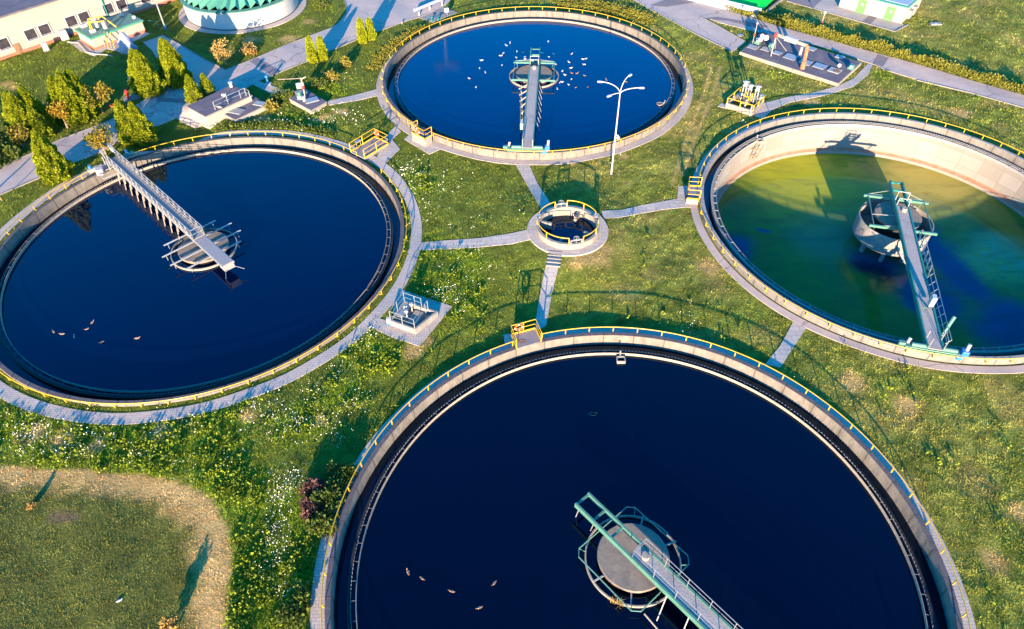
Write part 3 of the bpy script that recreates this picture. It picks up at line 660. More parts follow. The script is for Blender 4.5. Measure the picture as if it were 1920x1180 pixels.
for a in (100, -78, 168, 12):
    a = R(a); mb = MB(); c = pol((0, 0), 2.72, a); e = Vector((-math.sin(a), math.cos(a), 0))
    for sg in (-1, 1): mb.bar(c + e * sg * 0.5 + Vector((0, 0, 0.1)), c + e * sg * 0.5 + Vector((0, 0, 1.02)), 0.07)
    mb.bar(c - e * 0.55 + Vector((0, 0, 1.02)), c + e * 0.55 + Vector((0, 0, 1.02)), 0.12, 0.08)
    gt = mb.build('sluice_frame', M['galv_white'], t)
    MB().tube([c + Vector((0, 0, 0.4)), c + Vector((0, 0, 1.3))], 0.03, 6).build('spindle', M['galv'], gt)
    hub = c + Vector((0, 0, 1.24)); mb = MB().tube([hub + Vector((0.26 * math.cos(q), 0.26 * math.sin(q), 0)) for q in [i * math.pi / 6 for i in range(12)]], 0.028, 6, closed=True)
    for q in range(3): mb.bar(hub + Vector((0.26 * math.cos(q * 2.1), 0.26 * math.sin(q * 2.1), 0)), hub, 0.03)
    mb.build('handwheel', M['galv_white'], gt)
g = thing('guard_rail', 'yellow guard rail on the rim of the small round well', 'railing', (WELL[0], WELL[1], wz))
for a0, a1 in ((-65, 3), (22, 88), (112, 158), (178, 268)):
    m = 8; mb = MB().tube([pol((0, 0), 2.80, R(a0 + (a1 - a0) * i / m), 1.32) for i in range(m + 1)], 0.045, 6); mb.build('handrail', M['yellow'], g)
    k = 2 if a1 - a0 > 60 else 1
    for i in range(k + 1):
        a = R(a0 + (a1 - a0) * i / k); MB().bar(pol((0, 0), 2.80, a, 0.6), pol((0, 0), 2.80, a, 1.32), 0.075).build('post', M['yellow'], g)
# steps of the path that drops from the well
mb = MB(); mid = [P(1041, 474), P(1037, 500)]
for i in range(5):
    p = mid[0].lerp(mid[1], i / 4); d = (mid[1] - mid[0]).normalized(); z = float(gz(p.x, p.y))
    mb.box((p.x, p.y, z + 0.05), (1.25, 0.14, 0.16), math.atan2(d.y, d.x) + math.pi / 2)
mb.build('path_steps', M['kerb'])['kind'] = 'structure'

# ------------------------------------------------------------------ centre wells
def square_frame(t, mat, a, ch, z, rr=0.055, rz=0.0, drop=None):
    """square of tubes with cut corners held over the skirt"""
    pts = []
    for sx, sy in ((1, 1), (-1, 1), (-1, -1), (1, -1)):
        q = [(sx * a, sy * (a - ch)), (sx * (a - ch), sy * a)]
        pts += q if sx * sy > 0 else q[::-1]
    o = MB().tube([(x, y, z) for x, y in pts], rr, 6, closed=True)
    if drop:
        for x, y in pts[::2]: o.tube([(x, y, z), (x * 0.88, y * 0.88, drop)], 0.03, 5)
    f = o.build('support_frame', mat, t); f.rotation_euler = (0, 0, rz); return f
def centre_well(k, label, rs, skirt_z, rd, cap_z, frame):
    cx, cy, z0 = TANK[k]; t = thing('centre_well', label, 'centre well', (cx, cy, z0), 0, 'centre wells of the tanks')
    top, bot = skirt_z
    MB().lathe([(rs, bot), (rs, top), (rs - 0.09, top), (rs - 0.09, bot)], 80, closed_prof=True).build('skirt', M['concrete'] if k == 'E' else M['concrete_warm'], t)
    MB().lathe([(0, cap_z), (rd, cap_z), (rd + 0.03, cap_z - 0.03), (rd + 0.03, cap_z - 0.22), (rd - 0.05, cap_z - 0.24)], 64, smooth=False).build('cap', M['cap'], t)
    MB().lathe([(rd - 0.25, cap_z - 0.2), (rd - 0.25, -5.2)], 40).build('column', M['concrete'] if k != 'E' else M['dark_concrete'], t)
    return t
t = centre_well('S', 'centre well with grey round cap in the black foreground water, under the green bridge', 2.92, (-0.62, -1.3), 2.15, -0.30, None)
rz = R(-49.7)
square_frame(t, M['green'], 2.52, 0.38, -0.33, 0.042, rz, -0.6)
for a in (-150, -100, 20, 70): MB().bar(pol((0, 0), 2.1, R(a), -0.5), pol((0, 0), 2.95, R(a), -0.45), 0.09).build('strut', M['galv_white'], t)
mb = MB()
for i in range(60):
    c = pol((0, 0), 2.95 + random.gauss(0, 0.10), R(-115 + random.gauss(0, 4)), -0.62); mb.bar(c, c + Vector((random.gauss(0, .12), random.gauss(0, .12), 0.15 + random.random() * 0.25)), 0.025, 0.012)
tuft = mb.build('grass_tuft', None); tuft.location = TANK['S']; tag(tuft, 'small tuft of dry grass growing on the ring of the foreground centre well', 'grass tuft'); set_color(tuft.data, np.tile(np.random.rand(60, 1).repeat(8, 0), (1, 3))); tuft.data.materials.append(M['autumn'])
t = centre_well('W', 'centre well with pale ring and round cap under the grey bridge of the left tank', 2.95, (-0.62, -1.3), 2.2, -0.38, None)
for xx in (2.3, 0.85, -0.75, -2.2):
    h = math.sqrt(3.2 ** 2 - xx ** 2) + 0.35; b = MB().tube([(xx, -h, -0.12), (xx, h, -0.12)], 0.075, 8)
    for sg in (-1, 1): b.bar((xx, sg * (h - 0.35), -0.12), (xx, sg * (h - 0.35), -0.7), 0.05)
    o = b.build('support_beam', M['galv'], t); o.rotation_euler = (0, 0, R(134.9))
t = centre_well('N', 'centre well with round grey cap in the bright blue water among the gulls', 3.05, (-0.58, -1.3), 2.2, -0.28, None)
f = square_frame(t, M['green'], 2.45, 0.05, 0.05, 0.05, R(-93.9), -0.55)
for xx in (2.45, -2.1): o = MB().bar((xx, -2.6, 0.0), (xx, 2.6, 0.0), 0.16, 0.18).build('support_beam', M['green'], t); o.rotation_euler = (0, 0, R(-93.9))
t = centre_well('E', 'raised concrete centre drum on legs in the half emptied green tank', 3.3, (-0.85, -2.75), 2.05, -0.35, None)
MB().lathe([(3.21, -2.72), (2.2, -2.9), (2.0, -2.9)], 48).build('drum_floor', M['concrete'], t)
for a in (-118, -75, 0, 60, 130, -160): MB().box(pol((0, 0), 2.7, R(a), -3.7), (0.30, 0.36, 2.0), R(a)).build('leg', M['concrete'], t)
square_frame(t, M['green'], 2.5, 0.06, -0.1, 0.05, R(-104.5), -0.8)
for xx in (2.6, -2.2): o = MB().bar((xx, -2.9, -0.15), (xx, 2.9, -0.15), 0.17, 0.22).build('support_beam', M['green'], t); o.rotation_euler = (0, 0, R(-104.5))
c = TANK['E']
hose = MB().tube([(c[0] - 1.0, c[1] - 3.3, -0.8), (c[0] - 0.9, c[1] - 3.6, -1.6), (c[0] - 0.2, c[1] - 4.6, -2.6), (c[0] - 0.25, c[1] - 6.2, -3.2), (c[0] + 0.1, c[1] - 7.6, -3.7), (c[0] + 0.6, c[1] - 8.8, -4.1)], 0.10, 8).build('hose', M['galv_white'])
tag(hose, 'thick pale hose hanging from the raised centre drum into the green water', 'hose')

# ------------------------------------------------------------------ scraper bridges (x runs from the centre outwards)
def rails(parent, pts, h, mat, mid=(0.5,), r=0.035, every=None, post_r=0.035, name='railing'):
    """tubular railing along a polyline: handrail object with posts as its parts"""
    mb = MB().tube([(p[0], p[1], p[2] + h) for p in pts], r, 6)
    for q in mid: mb.tube([(p[0], p[1], p[2] + h * q) for p in pts], r * 0.8, 6)
    o = mb.build(name, mat, parent)
    for a, b in zip(pts[:-1], pts[1:]):
        a, b = Vector(a), Vector(b); k = max(1, round((b - a).length / (every or 99)))
        for i in range(k + (1 if b == Vector(pts[-1]) else 0)):
            p = a.lerp(b, i / k); MB().bar(p, p + Vector((0, 0, h)), post_r * 2).build('post', mat, o)
    return o
def drive_carriage(t, green, blue_side=1, x0=18.2):
    MB().bbox((x0, 0, 0.30), (0.42, 4.2, 0.30), 0.04).build('end_carriage', green, t)
    for y in (-1.15, 1.05): MB().tube([(x0 - 0.05, y - 0.5, 0.55), (x0 - 0.05, y + 0.5, 0.55)], 0.17, 12).build('gear_motor', green, t)
    for y in (-1.9, 1.9): MB().tube([(x0 - 0.1, y, 0.19), (x0 + 0.1, y, 0.19)], 0.19, 14).build('wheel', M['black'], t)
    b = MB().bbox((x0, 2.05 * blue_side, 0.62), (0.5, 0.5, 0.45), 0.05).bbox((x0 + 0.25, 1.75 * blue_side, 0.25), (0.3, 0.4, 0.3), 0.04).build('pump', M['blue'], t)
    MB().tube([(x0 - 0.05, 2.1 * blue_side, 0.8), (x0 - 0.2, 2.15 * blue_side, 1.35)], 0.14, 10).build('motor', M['galv_white'], b)
    b = MB().bbox((x0 - 0.1, -2.3 * blue_side, 0.45), (0.35, 0.5, 0.35), 0.04).build('gearbox', green, t)
    MB().tube([(x0 - 0.1, -1.95 * blue_side, 0.6), (x0 - 0.25, -1.85 * blue_side, 1.0)], 0.13, 10).build('motor', M['galv_white'], b)
def green_bridge(k, ang, label, green, back, zd, rail):
    cx, cy, z0 = TANK[k]; t = thing('scraper_bridge', label, 'scraper bridge', (cx, cy, z0), R(ang), 'bridges across the tanks')
    for sg in (-1, 1): MB().box(((18.3 - back) / 2, sg * 0.56, zd - 0.15), (18.3 + back, 0.13, 0.42)).build('side_girder', green, t)
    for i, x in enumerate((-back + 0.07, -back * 0.66, -back * 0.33)): MB().box((x, 0, zd - 0.12), (0.14, 0.98, 0.14)).build('cross_member', green, t)
    MB().box((9.2, 0, zd - 0.05), (18.3, 0.98, 0.06)).build('deck', M['deck'], t)
    MB().tube([(0.75, 0.05, zd), (0.75, 0.05, zd + 0.35)], 0.24, 16).build('slip_ring_cover', M['wood'], t)
    return t
tS = green_bridge('S', -49.7, 'pale green scraper bridge with grey handrails in the foreground tank', M['green'], 4.5, 0.62, True)
for y in (-0.52, 0.52): rails(tS, [(0.25, y, 0.62), (18.0, y, 0.62)], 1.0, M['galv'], (0.55,), 0.024, 1.55, 0.02)
rails(tS, [(0.25, -0.52, 0.62), (0.25, 0.52, 0.62)], 1.0, M['galv'], (0.55,), 0.024, 9, 0.02)
drive_carriage(tS, M['green'])
for x in (-4.2, -2.9): MB().bar((x, -0.5, 0.3), (x - 0.1, -0.62, -0.75), 0.07, 0.03).build('scraper_arm', M['galv_white'], tS)
for i in range(9): MB().bar((3.0 + i * 1.6, -0.55, 0.35), (3.4 + i * 1.6, -1.7, -0.9), 0.06).build('scraper_arm', M['galv_white'], tS)
o = MB().tube([(2.75, -2.1, -0.3), (4.6, -2.2, -0.42), (7.0, -2.0, -0.5), (10, -1.8, -0.6)], 0.05, 6).build('scum_blade', M['wood'], tS)
tN = green_bridge('N', -93.9, 'green scraper bridge pointing towards the camera in the bright blue tank', M['green'], 4.9, 0.62, False)
drive_carriage(tN, M['green'])
for x in (-0.3, -1.25): MB().bar((x, -0.5, 0.62), (x, -0.5, 1.25), 0.06).bar((x, 0.5, 0.62), (x, 0.5, 1.25), 0.06).bar((x, -0.55, 1.25), (x, 0.55, 1.25), 0.07).build('hand_loop', M['galv_white'], tN)
for i in range(7):
    x = 4.0 + i * 1.45; o = MB().bar((x, -0.6, 0.25), (x, -1.65 + i * 0.13, -0.35), 0.16, 0.10).build('scraper_arm', M['wood'], tN)
    MB().bar((x, -1.35 + i * 0.1, -0.1), (x, -1.35 + i * 0.1, -1.0), 0.06).build('scraper_leg', M['galv_white'], o)
    MB().bar((x - 0.7, 0.6, 0.3), (x + 0.1, 1.15, -0.85), 0.05).build('stay_rod', M['galv_white'], tN)
MB().bar((3.4, -1.45, -0.2), (14, -0.95, -0.2), 0.07).build('scraper_rail', M['wood'], tN)
MB().bbox((14.0, -0.82, 0.75), (0.9, 0.28, 0.7), 0.03).build('control_box', M['white'], tN)
for y in (-0.52, 0.52): MB().bar((17.0, y, 0.62), (17.0, y, 1.45), 0.06).bar((18.2, y, 0.62), (18.2, y, 1.45), 0.06).bar((16.95, y, 1.45), (18.25, y, 1.45), 0.07).build('hand_loop', M['galv_white'], tN)
for sg in (-1, 1):
    MB().tube([(-1.9, sg * 0.6, 0.5), (-2.45, sg * 2.4, 0.05)], 0.025, 5).build('stay_rod', M['galv_white'], tN)
tE = green_bridge('E', -104.5, 'dark green scraper bridge with leaning broken railing over the half emptied tank', M['green_dark'], 4.1, 0.62, False)
drive_carriage(tE, M['green'])
def lean_truss(t):
    mb = MB(); L0, L1 = 4.0, 17.6; f = lambda s, q: Vector((L0 + (L1 - L0) * s, 0.62 + q * 0.42, 0.35 + q * 0.75))
    for q in (0.0, 0.55, 1.0): mb.tube([f(0, q), f(1, q)], 0.028, 5)
    o = mb.build('railing', M['galv'], t)
    for i in range(15): MB().bar(f(i / 14, 0), f(i / 14, 1), 0.045).build('post', M['galv'], o)
    for i in range(6): MB().bar(f(i / 14, 1.0), f((i + 1.2) / 14, 0.0), 0.10, 0.04).build('brace', M['wood'], o)
lean_truss(tE)
for i in range(6):
    p = Vector((7 + i * 1.3, 0.8, 0.1)); MB().tube([p, p + Vector((1.2, 2.2 + 0.1 * i, -3.9))], 0.022, 4).build('stay_rope', M['galv'], tE)
rails(tE, [(-0.9, -0.5, 0.62), (-0.9, 0.5, 0.62)], 0.95, M['galv_white'], (), 0.035, 9, 0.03)
rails(tE, [(0.0, -0.5, 0.62), (0.0, 0.5, 0.62)], 0.8, M['galv_white'], (), 0.035, 9, 0.03)
MB().bbox((13.6, 0.25, 1.3), (0.55, 0.35, 0.9), 0.03).build('control_box', M['white'], tE)
MB().bar((13.7, 0.2, 0.6), (14.6, -0.5, 1.25), 0.09).build('cable_duct', M['green'], tE)
MB().tube([(16.6, 0.75, 0.2), (15.6, 1.35, 1.7)], 0.13, 8).build('hoist_arm', M['green'], tE)
for sg in (-1, 1): MB().tube([(-2.6, sg * 0.6, 0.5), (-2.5, sg * 2.4, -0.1)], 0.025, 5).build('stay_rod', M['galv_white'], tE)
for x in (0.9, 2.6): MB().bar((x, -0.6, 0.1), (x - 0.2, -2.5, -0.2), 0.05).build('stay_rod', M['galv_white'], tE)
for y in (-0.52, 0.52): MB().bar((17.3, y, 0.62), (17.3, y, 1.6), 0.05).bar((18.3, y, 0.62), (18.3, y, 1.6), 0.05).bar((17.3, y, 1.6), (18.3, y, 1.6), 0.05).build('hand_loop', M['galv'], tE)
# grey steel truss bridge of the left tank
cx, cy, z0 = TANK['W']
tW = thing('scraper_bridge', 'grey steel scraper bridge with truss railings across half of the left tank', 'scraper bridge', (cx, cy, z0), R(134.9), 'bridges across the tanks')
ZD = 0.62
MB().box((9.4, 0, ZD - 0.04), (18.6, 1.0, 0.07)).build('deck', M['deck_blue'], tW)
MB().box((-2.5, 0, ZD - 0.10), (5.0, 1.0, 0.07)).build('checker_plate', M['deck_blue'], tW)
MB().box((-4.55, 0, ZD - 0.45), (0.9, 0.95, 0.62)).build('ballast_box', M['galv_white'], tW)
for sg in (-1, 1):
    MB().bar((-5.0, sg * 0.52, ZD - 0.2), (18.8, sg * 0.52, ZD - 0.2), 0.08, 0.22).bar((0.1, sg * 0.53, ZD + 0.05), (18.8, sg * 0.53, ZD + 0.05), 0.04, 0.24).build('side_beam', M['galv'], tW)
    mb = MB()
    for h in (0.5, 1.0): mb.bar((0.1, sg * 0.54, ZD + h), (18.9, sg * 0.54, ZD + h), 0.065)
    o = mb.build('truss_railing', M['galv_white'], tW); k = 17
    for i in range(k + 1):
        x = 0.1 + 18.8 * i / k; MB().bar((x, sg * 0.54, ZD - 0.2), (x, sg * 0.54, ZD + 1.0), 0.06).build('post', M['galv_white'], o)
        if i < k: MB().bar((x + 18.8 / k, sg * 0.54, ZD - 0.1), (x, sg * 0.54, ZD + 0.5), 0.045).build('diagonal', M['galv_white'], o)
rails(tW, [(0.1, -0.54, ZD), (0.1, 0.54, ZD)], 1.0, M['galv_white'], (0.5,), 0.03, 9, 0.03)
for i in range(10):
    x = 3.0 + i * 1.42; MB().bar((x, 0.75, ZD - 0.2), (x + 0.12, 0.95, -1.05), 0.07).build('scraper_rod', M['wood'], tW)
    MB().bar((x + 0.6, 0.5, ZD - 0.2), (x + 0.6, 0.62, -0.45), 0.13, 0.05).build('hanger_plate', M['galv_white'], tW)
for sg in (-1, 1):
    MB().tube([(-5.0, sg * 0.4, ZD - 0.6), (-5.9, sg * 0.9, ZD - 0.7)], 0.025, 5).build('stay_rod', M['galv'], tW)
MB().box((18.15, 1.5, 0.28), (0.5, 1.1, 0.16)).bar((17.9, 2.0, 0.3), (16.3, 2.0, 0.2), 0.10).bar((16.3, 2.0, 0.2), (16.3, 0.5, 0.2), 0.10).bar((17.7, 0.5, 0.2), (17.7, 2.0, 0.2), 0.1).build('carriage_frame', M['galv_white'], tW)
MB().lathe([(0, 0.62), (0.36, 0.62), (0.40, 0.58), (0.40, 0.0), (0.3, 0.0)], 20, c=(17.75, 1.75, 0.0)).build('buoy_drum', M['white'], tW)
MB().bbox((18.5, 2.1, 0.35), (0.45, 1.0, 0.35), 0.03).build('gear_tray', M['galv_white'], tW)
o = MB().tube([(18.6, 2.3, 0.5), (18.6, 2.3, 0.85)], 0.16, 10).build('motor', M['blue'], tW)
MB().bbox((18.55, -1.7, 0.35), (0.5, 1.0, 0.35), 0.04).build('gear_tray', M['green_dark'], tW); MB().tube([(18.5, -1.6, 0.5), (18.4, -1.5, 1.0)], 0.13, 10).build('motor', M['blue'], tW)
MB().bar((18.3, -2.2, 0.22), (18.3, 2.0, 0.22), 0.25, 0.2).build('end_carriage', M['galv'], tW)
MB().box((19.35, -0.55, 1.25), (0.75, 0.30, 0.45)).build('tail_box', M['white'], tW)
MB().bar((18.6, -0.54, 0.7), (19.3, -0.54, 1.2), 0.08).bar((18.6, 0.54, 0.6), (19.7, 0.54, 1.35), 0.08).build('tail_brace', M['galv_white'], tW)
for x in (17.2, 18.2): MB().bar((x, 0.9, ZD - 0.3), (x, 0.9, 1.4), 0.09).build('mast', M['galv_white'], tW)

# ------------------------------------------------------------------ access platforms with toe boards, and their lifebuoys
PLAT = []
def platform(label, corners, z, open_side, rail_sides, wall_bottom, every=1.3):
    """corners: pixel outline of the deck going round; sides are numbered by their first corner"""
    pts = [at(x, y, z) for x, y in corners]; c = sum(pts, Vector()) / len(pts)
    t = thing('access_platform', label, 'platform', (c.x, c.y, z)); PLAT.append(t); q = [p - c for p in pts]; q = [Vector((p.x, p.y, 0)) for p in q]
    MB().prism([(p.x, p.y) for p in q], -0.12, 0).build('deck', M['deck_dark'], t)
    s = [Vector((p.x * 0.97, p.y * 0.97)) for p in q]
    MB().prism([(p.x, p.y) for p in s], wall_bottom - z, -0.122).build('base_wall', M['concrete'], t)
    for i in rail_sides:
        a, b = q[i], q[(i + 1) % len(q)]; rails(t, [a, b], 1.05, M['yellow'], (0.52,), 0.034, every, 0.034)
        MB().bar(a + Vector((0, 0, 0.07)), b + Vector((0, 0, 0.07)), 0.04, 0.14).build('toe_board', M['yellow'], t)
    return pts
def lifebuoy(p, facing, label):
    t = thing('lifebuoy', label, 'lifebuoy', p, facing, 'lifebuoys on the platforms')
    n = 28; mbs = [MB(), MB()]
    for seg in range(8):
        a0 = seg * math.pi / 4 - 0.15; a1 = a0 + (math.pi / 4 if True else 0)
        w = 0.34 if seg % 2 == 0 else math.pi / 4
        lo, hi = (a0, a0 + 0.34) if seg % 2 == 0 else (a0 - math.pi / 4 + 0.34, a0 + math.pi / 4)
        k = 6; pts = [(0.06, 0.29 * math.cos(lo + (hi - lo) * i / k), 0.29 * math.sin(lo + (hi - lo) * i / k)) for i in range(k + 1)]
        mbs[seg % 2].tube(pts, 0.085 if seg % 2 else 0.089, 8, caps=False)
    mbs[1].build('ring', M['orange'], t); mbs[0].build('band', M['white'], t)
a = platform('small yellow railed platform with a rust stain at the foreground tank', [(958.5, 628.5), (1004, 616.3), (1014.8, 640.5), (968.5, 654)], 0.02, 2, (0, 1, 3), -0.7)
d = (a[1] - a[0]).normalized(); p = a[0] + d * 0.62; fn = math.atan2(d.x, -d.y) + math.pi
lifebuoy((p.x, p.y, 0.02 + 0.72), math.atan2(-d.x, d.y) , 'orange lifebuoy on the platform rail of the foreground tank')
o = MB().disc(0.22, 0.0, 20).build('rust_patch', M['rust'], PLAT[0]); o.location = at(979, 640, 0.035) - PLAT[0].location; o.scale = (1.5, 0.8, 1)
a = platform('long yellow railed platform at the left tank beside the far tank', [(658, 285), (703, 257.5), (729, 270), (684, 297.5)], -0.28, 3, (0, 1, 2), -0.75, 2.2)
d = (a[2] - a[1]).normalized(); p = a[1] + d * 0.45; lifebuoy((p.x, p.y, 0.40), math.atan2(-d.x, d.y), 'orange lifebuoy at the corner of the long platform of the left tank')
b0 = a[0].lerp(a[1], 0.36); d2 = (a[1] - a[0]).normalized()
t = thing('notice_stand', 'small grey notice stand behind the rail of the long platform', 'notice stand', (b0.x, b0.y, -0.6), math.atan2(d2.y, d2.x))
MB().bar((-0.28, 0.12, 0), (-0.28, 0.12, 0.95), 0.05).build('leg', M['galv_white'], t); MB().bar((0.28, 0.12, 0), (0.28, 0.12, 0.95), 0.05).build('leg', M['galv_white'], t); MB().box((0, 0.12, 0.95), (0.7, 0.35, 0.04)).build('board', M['galv'], t)
a = platform('low yellow railed concrete platform at the near side of the far tank', [(771, 249), (797, 262), (810, 254.5), (784, 242)], 0.45, 2, (0, 1, 3), -0.6, 2.0)
d = (a[1] - a[0]).normalized(); p = a[0].lerp(a[1], 0.5); lifebuoy((p.x, p.y, 1.05), math.atan2(-d.x, d.y), 'orange lifebuoy on the low platform of the far tank')
a = platform('small yellow railed platform with pale concrete steps at the half emptied tank', [(1287, 373), (1311, 375), (1313, 350), (1289.5, 349)], 0.06, 1, (0, 2, 3), -0.6, 2.6)
d = (a[0] - a[3]).normalized(); p = a[3].lerp(a[0], 0.45); lifebuoy((p.x, p.y, 0.6), math.atan2(d.x, -d.y), 'orange lifebuoy on the outer rail of the small platform at the half emptied tank')

# ------------------------------------------------------------------ small fittings on the tanks
def scum_box(px, py, z, ang, label):
    p = at(px, py, z); t = thing('scum_box', label, 'scum box', p, ang, 'scum outlet boxes')
    MB().box((0, 0, -0.05), (0.62, 0.09, 0.28)).box((0, 0.5, -0.05), (0.62, 0.09, 0.28)).box((-0.3, 0.25, -0.05), (0.07, 0.42, 0.28)).box((0.3, 0.25, -0.05), (0.07, 0.42, 0.28)).build('frame', M['wood'], t)
    MB().tube([(0, 0.55, 0), (0, 0.8, 0.15)], 0.05, 6).tube([(0, 0.8, -0.2), (0, 0.8, 0.4)], 0.06, 6).build('spindle', M['galv_white'], t)
scum_box(1165, 679, -0.7, 0, 'small square scum box at the far rim of the foreground tank')
scum_box(1234, 196, -0.4, R(-75), 'small scum box near the right rim of the bright blue tank')
scum_box(1428, 266, -0.45, R(25), 'small scum box with pipework on the pale wall of the half emptied tank')
mb = MB(); c = at(1412, 284, -1.8)
for i in range(3): mb.tube([c + Vector((-0.9 + i * 0.5, -0.3 * i, -0.9)), c + Vector((-0.3 + i * 0.6, 0.1 - 0.2 * i, 1.0))], 0.05, 5)
mb.tube([c + Vector((-0.9, 0, -0.5)), c + Vector((0.6, -0.4, -0.4))], 0.05, 5).tube([c + Vector((-0.6, 0, 0.3)), c + Vector((0.8, -0.4, 0.5))], 0.05, 5)
tag(mb.build('pipe_rack', M['rust']), 'rusty pipes on the pale inner wall of the half emptied tank', 'pipes')

# ------------------------------------------------------------------ chambers and the crane slab
def ground(p): return Vector((p.x, p.y, float(gz(p.x, p.y))))
def box_chamber(name, label, cat, rim, h, mat, th=0.22, floor=-0.5):
    pts = [P(x, y, h) for x, y in rim]; c = sum(pts, Vector()) / 4; zb = float(gz(c.x, c.y)); t = thing(name, label, cat, (c.x, c.y, zb))
    q = [Vector((p.x - c.x, p.y - c.y, 0)) for p in pts]
    for i in range(4):
        a, b = q[i], q[(i + 1) % 4]; a2, b2 = a * 0.88, b * 0.88
        MB().prism([(a.x, a.y), (b.x, b.y), (b2.x, b2.y), (a2.x, a2.y)], -0.1, h).build('wall', mat, t)
    MB().prism([(p.x * 0.9, p.y * 0.9) for p in q], floor - 0.1, floor).build('chamber_floor', M['dark_concrete'], t)
    return t, q
t, q = box_chamber('valve_chamber', 'open concrete valve chamber with yellow rail and tall steel actuators', 'valve chamber', [(1361.5, 193), (1412, 209), (1434, 186), (1387, 171)], 0.62, M['concrete_warm'])
ux = (q[1] - q[0]).normalized(); uy = (q[3] - q[0]).normalized(); O = q[0]; LX = (q[1] - q[0]).length; LY = (q[3] - q[0]).length
A = lambda x, y, z: O + ux * x * LX + uy * y * LY + Vector((0, 0, z))
for seg in ([A(.02, .98, .62), A(.02, .02, .62), A(.98, .02, .62), A(.98, .75, .62)],): rails(t, seg, 0.62, M['yellow'], (), 0.05, 1.6, 0.045)
for x, y, zt in ((.30, .60, 2.7), (.44, .75, 2.2), (.72, .70, 2.4)):
    o = MB().bar(A(x - .05, y, -.3), A(x - .05, y, zt - 0.5), 0.13).bar(A(x + .05, y, -.3), A(x + .05, y, zt - 0.5), 0.13).bar(A(x - .08, y, zt - .5), A(x + .08, y, zt - .5), 0.18).build('valve_stand', M['galv_white'], t)
    MB().bbox(A(x, y, zt - .15), (0.42, 0.36, 0.42), 0.05).tube([A(x - .1, y, zt - .1), A(x + .12, y, zt)], 0.10, 8).build('actuator', M['galv'], o)
rails(t, [A(.40, .30, .55), A(.62, .30, .55), A(.62, .62, .55), A(.40, .62, .55), A(.40, .30, .55)], 0.95, M['yellow'], (0.5,), 0.045, 1.2, 0.045)
MB().box(A(.51, .46, .55), (LX * .24, LY * .3, .05), math.atan2(ux.y, ux.x)).build('service_deck', M['wood'], t)
MB().tube([A(.60, .22, -.2), A(.60, .22, 1.3)], 0.07, 8).build('riser_pipe', M['white'], t); MB().tube([A(.93, -.03, -.05), A(.93, -.03, 1.2)], 0.07, 8).build('marker_post', M['white'], t)
MB().bbox(A(.86, .86, .95), (.5, .4, .55), .04).build('junction_box', M['galv'], t)
MB().lathe([(0, .66), (.45, .66), (.45, .2)], 18, c=tuple(A(.18, .80, 0))).build('pipe_stub', M['galv_white'], t)

t, q = box_chamber('pump_pit', 'square concrete pump pit with grey steel railing near the left tank', 'pump pit', [(730.2, 600.5), (778.3, 618), (821, 584), (758, 564)], 0.62, M['concrete'], floor=-0.1)
ux = (q[1] - q[0]).normalized(); uy = (q[3] - q[0]).normalized(); O = q[0]; LX = (q[1] - q[0]).length; LY = (q[3] - q[0]).length
MB().prism([tuple(A(.50, .22, 0)[:2]), tuple(A(.88, .22, 0)[:2]), tuple(A(.88, .88, 0)[:2]), tuple(A(.50, .88, 0)[:2])], .25, .32).build('service_deck', M['wood'], t)
MB().prism([tuple(A(.10, .30, 0)[:2]), tuple(A(.32, .30, 0)[:2]), tuple(A(.32, .92, 0)[:2]), tuple(A(.10, .92, 0)[:2])], .50, .58).build('cover_plate', M['galv'], t)
for sg in ([A(.72, .97, .62), A(.45, .97, .62), A(.03, .97, .62), A(.03, .03, .62), A(.97, .03, .62), A(.97, .80, .62), A(.97, .97, .62)],): rails(t, sg, 1.0, M['galv'], (0.5,), 0.026, 1.4, 0.024)
for x, y in ((.42, .45), (.42, .80), (.30, .62)):
    o = MB().bar(A(x, y, 0), A(x, y, 1.05), .10).build('pump_column', M['galv_white'], t); MB().bbox(A(x, y, 1.1), (.34, .3, .2), .04).build('pump_head', M['galv'], o)
MB().tube([A(.30, .55, 1.0), A(.42, .8, 1.0), A(.5, .92, 0.9)], .06, 6).build('pipe', M['galv'], t)
MB().box(A(-.06, .02, .55), (.28, .25, .5)).build('meter_box', M['white'], t); MB().box(A(-.06, .0, .1), (.2, .18, .45)).build('meter_post', M['blue'], t)

# slab with hatches
h = 0.42; rim = [P(x, y, h) for x, y in [(1387, 97), (1572.5, 156.5), (1616, 117), (1428, 59)]]; c = sum(rim, Vector()) / 4; zb = float(gz(c.x, c.y))
ts = thing('pump_station_slab', 'long dark flat roof slab of the sunken pump station with pale hatches', 'pump station', (c.x, c.y, zb)); q = [p - c for p in rim]; q = [Vector((p.x, p.y, 0)) for p in q]
MB().prism([(p.x, p.y) for p in q], -0.4, h - 0.03).build('kerb_wall', M['concrete_warm'], ts)
MB().prism([(p.x * .985, p.y * .985) for p in q], h - 0.03, h).build('felt_roof', M['roof_felt'], ts)
ux = (q[1] - q[0]).normalized(); uy = (q[3] - q[0]).normalized(); ang = math.atan2(ux.y, ux.x)
def on_slab(cx_, cy_, dz=0.0): p = P(1380 + cx_ / 7.385, 30 + cy_ / 7.385, h + dz); return Vector((p.x - c.x, p.y - c.y, h + dz))
for x, y, a, b, tilt in ((235, 432, 1.3, .9, .1), (420, 458, 1.2, .9, .08), (573, 508, 1.0, .9, 0), (758, 566, 1.5, 1.3, .05), (962, 642, 1.4, 1.25, 0), (1160, 696, 1.4, 1.25, 0), (1368, 757, 1.4, 1.25, 0), (1045, 462, 1.0, .9, 0), (1438, 572, 1.0, .8, 0)):
    o = MB().box(on_slab(x, y, .06), (a, b, .10), ang, tilt).build('hatch', M['galv'] if x != 1368 else M['galv_white'], ts)
    if x == 1368: MB().disc(.42, .0, 20).build('rust_patch', M['rust'], o).location = on_slab(x + 20, y, .115)
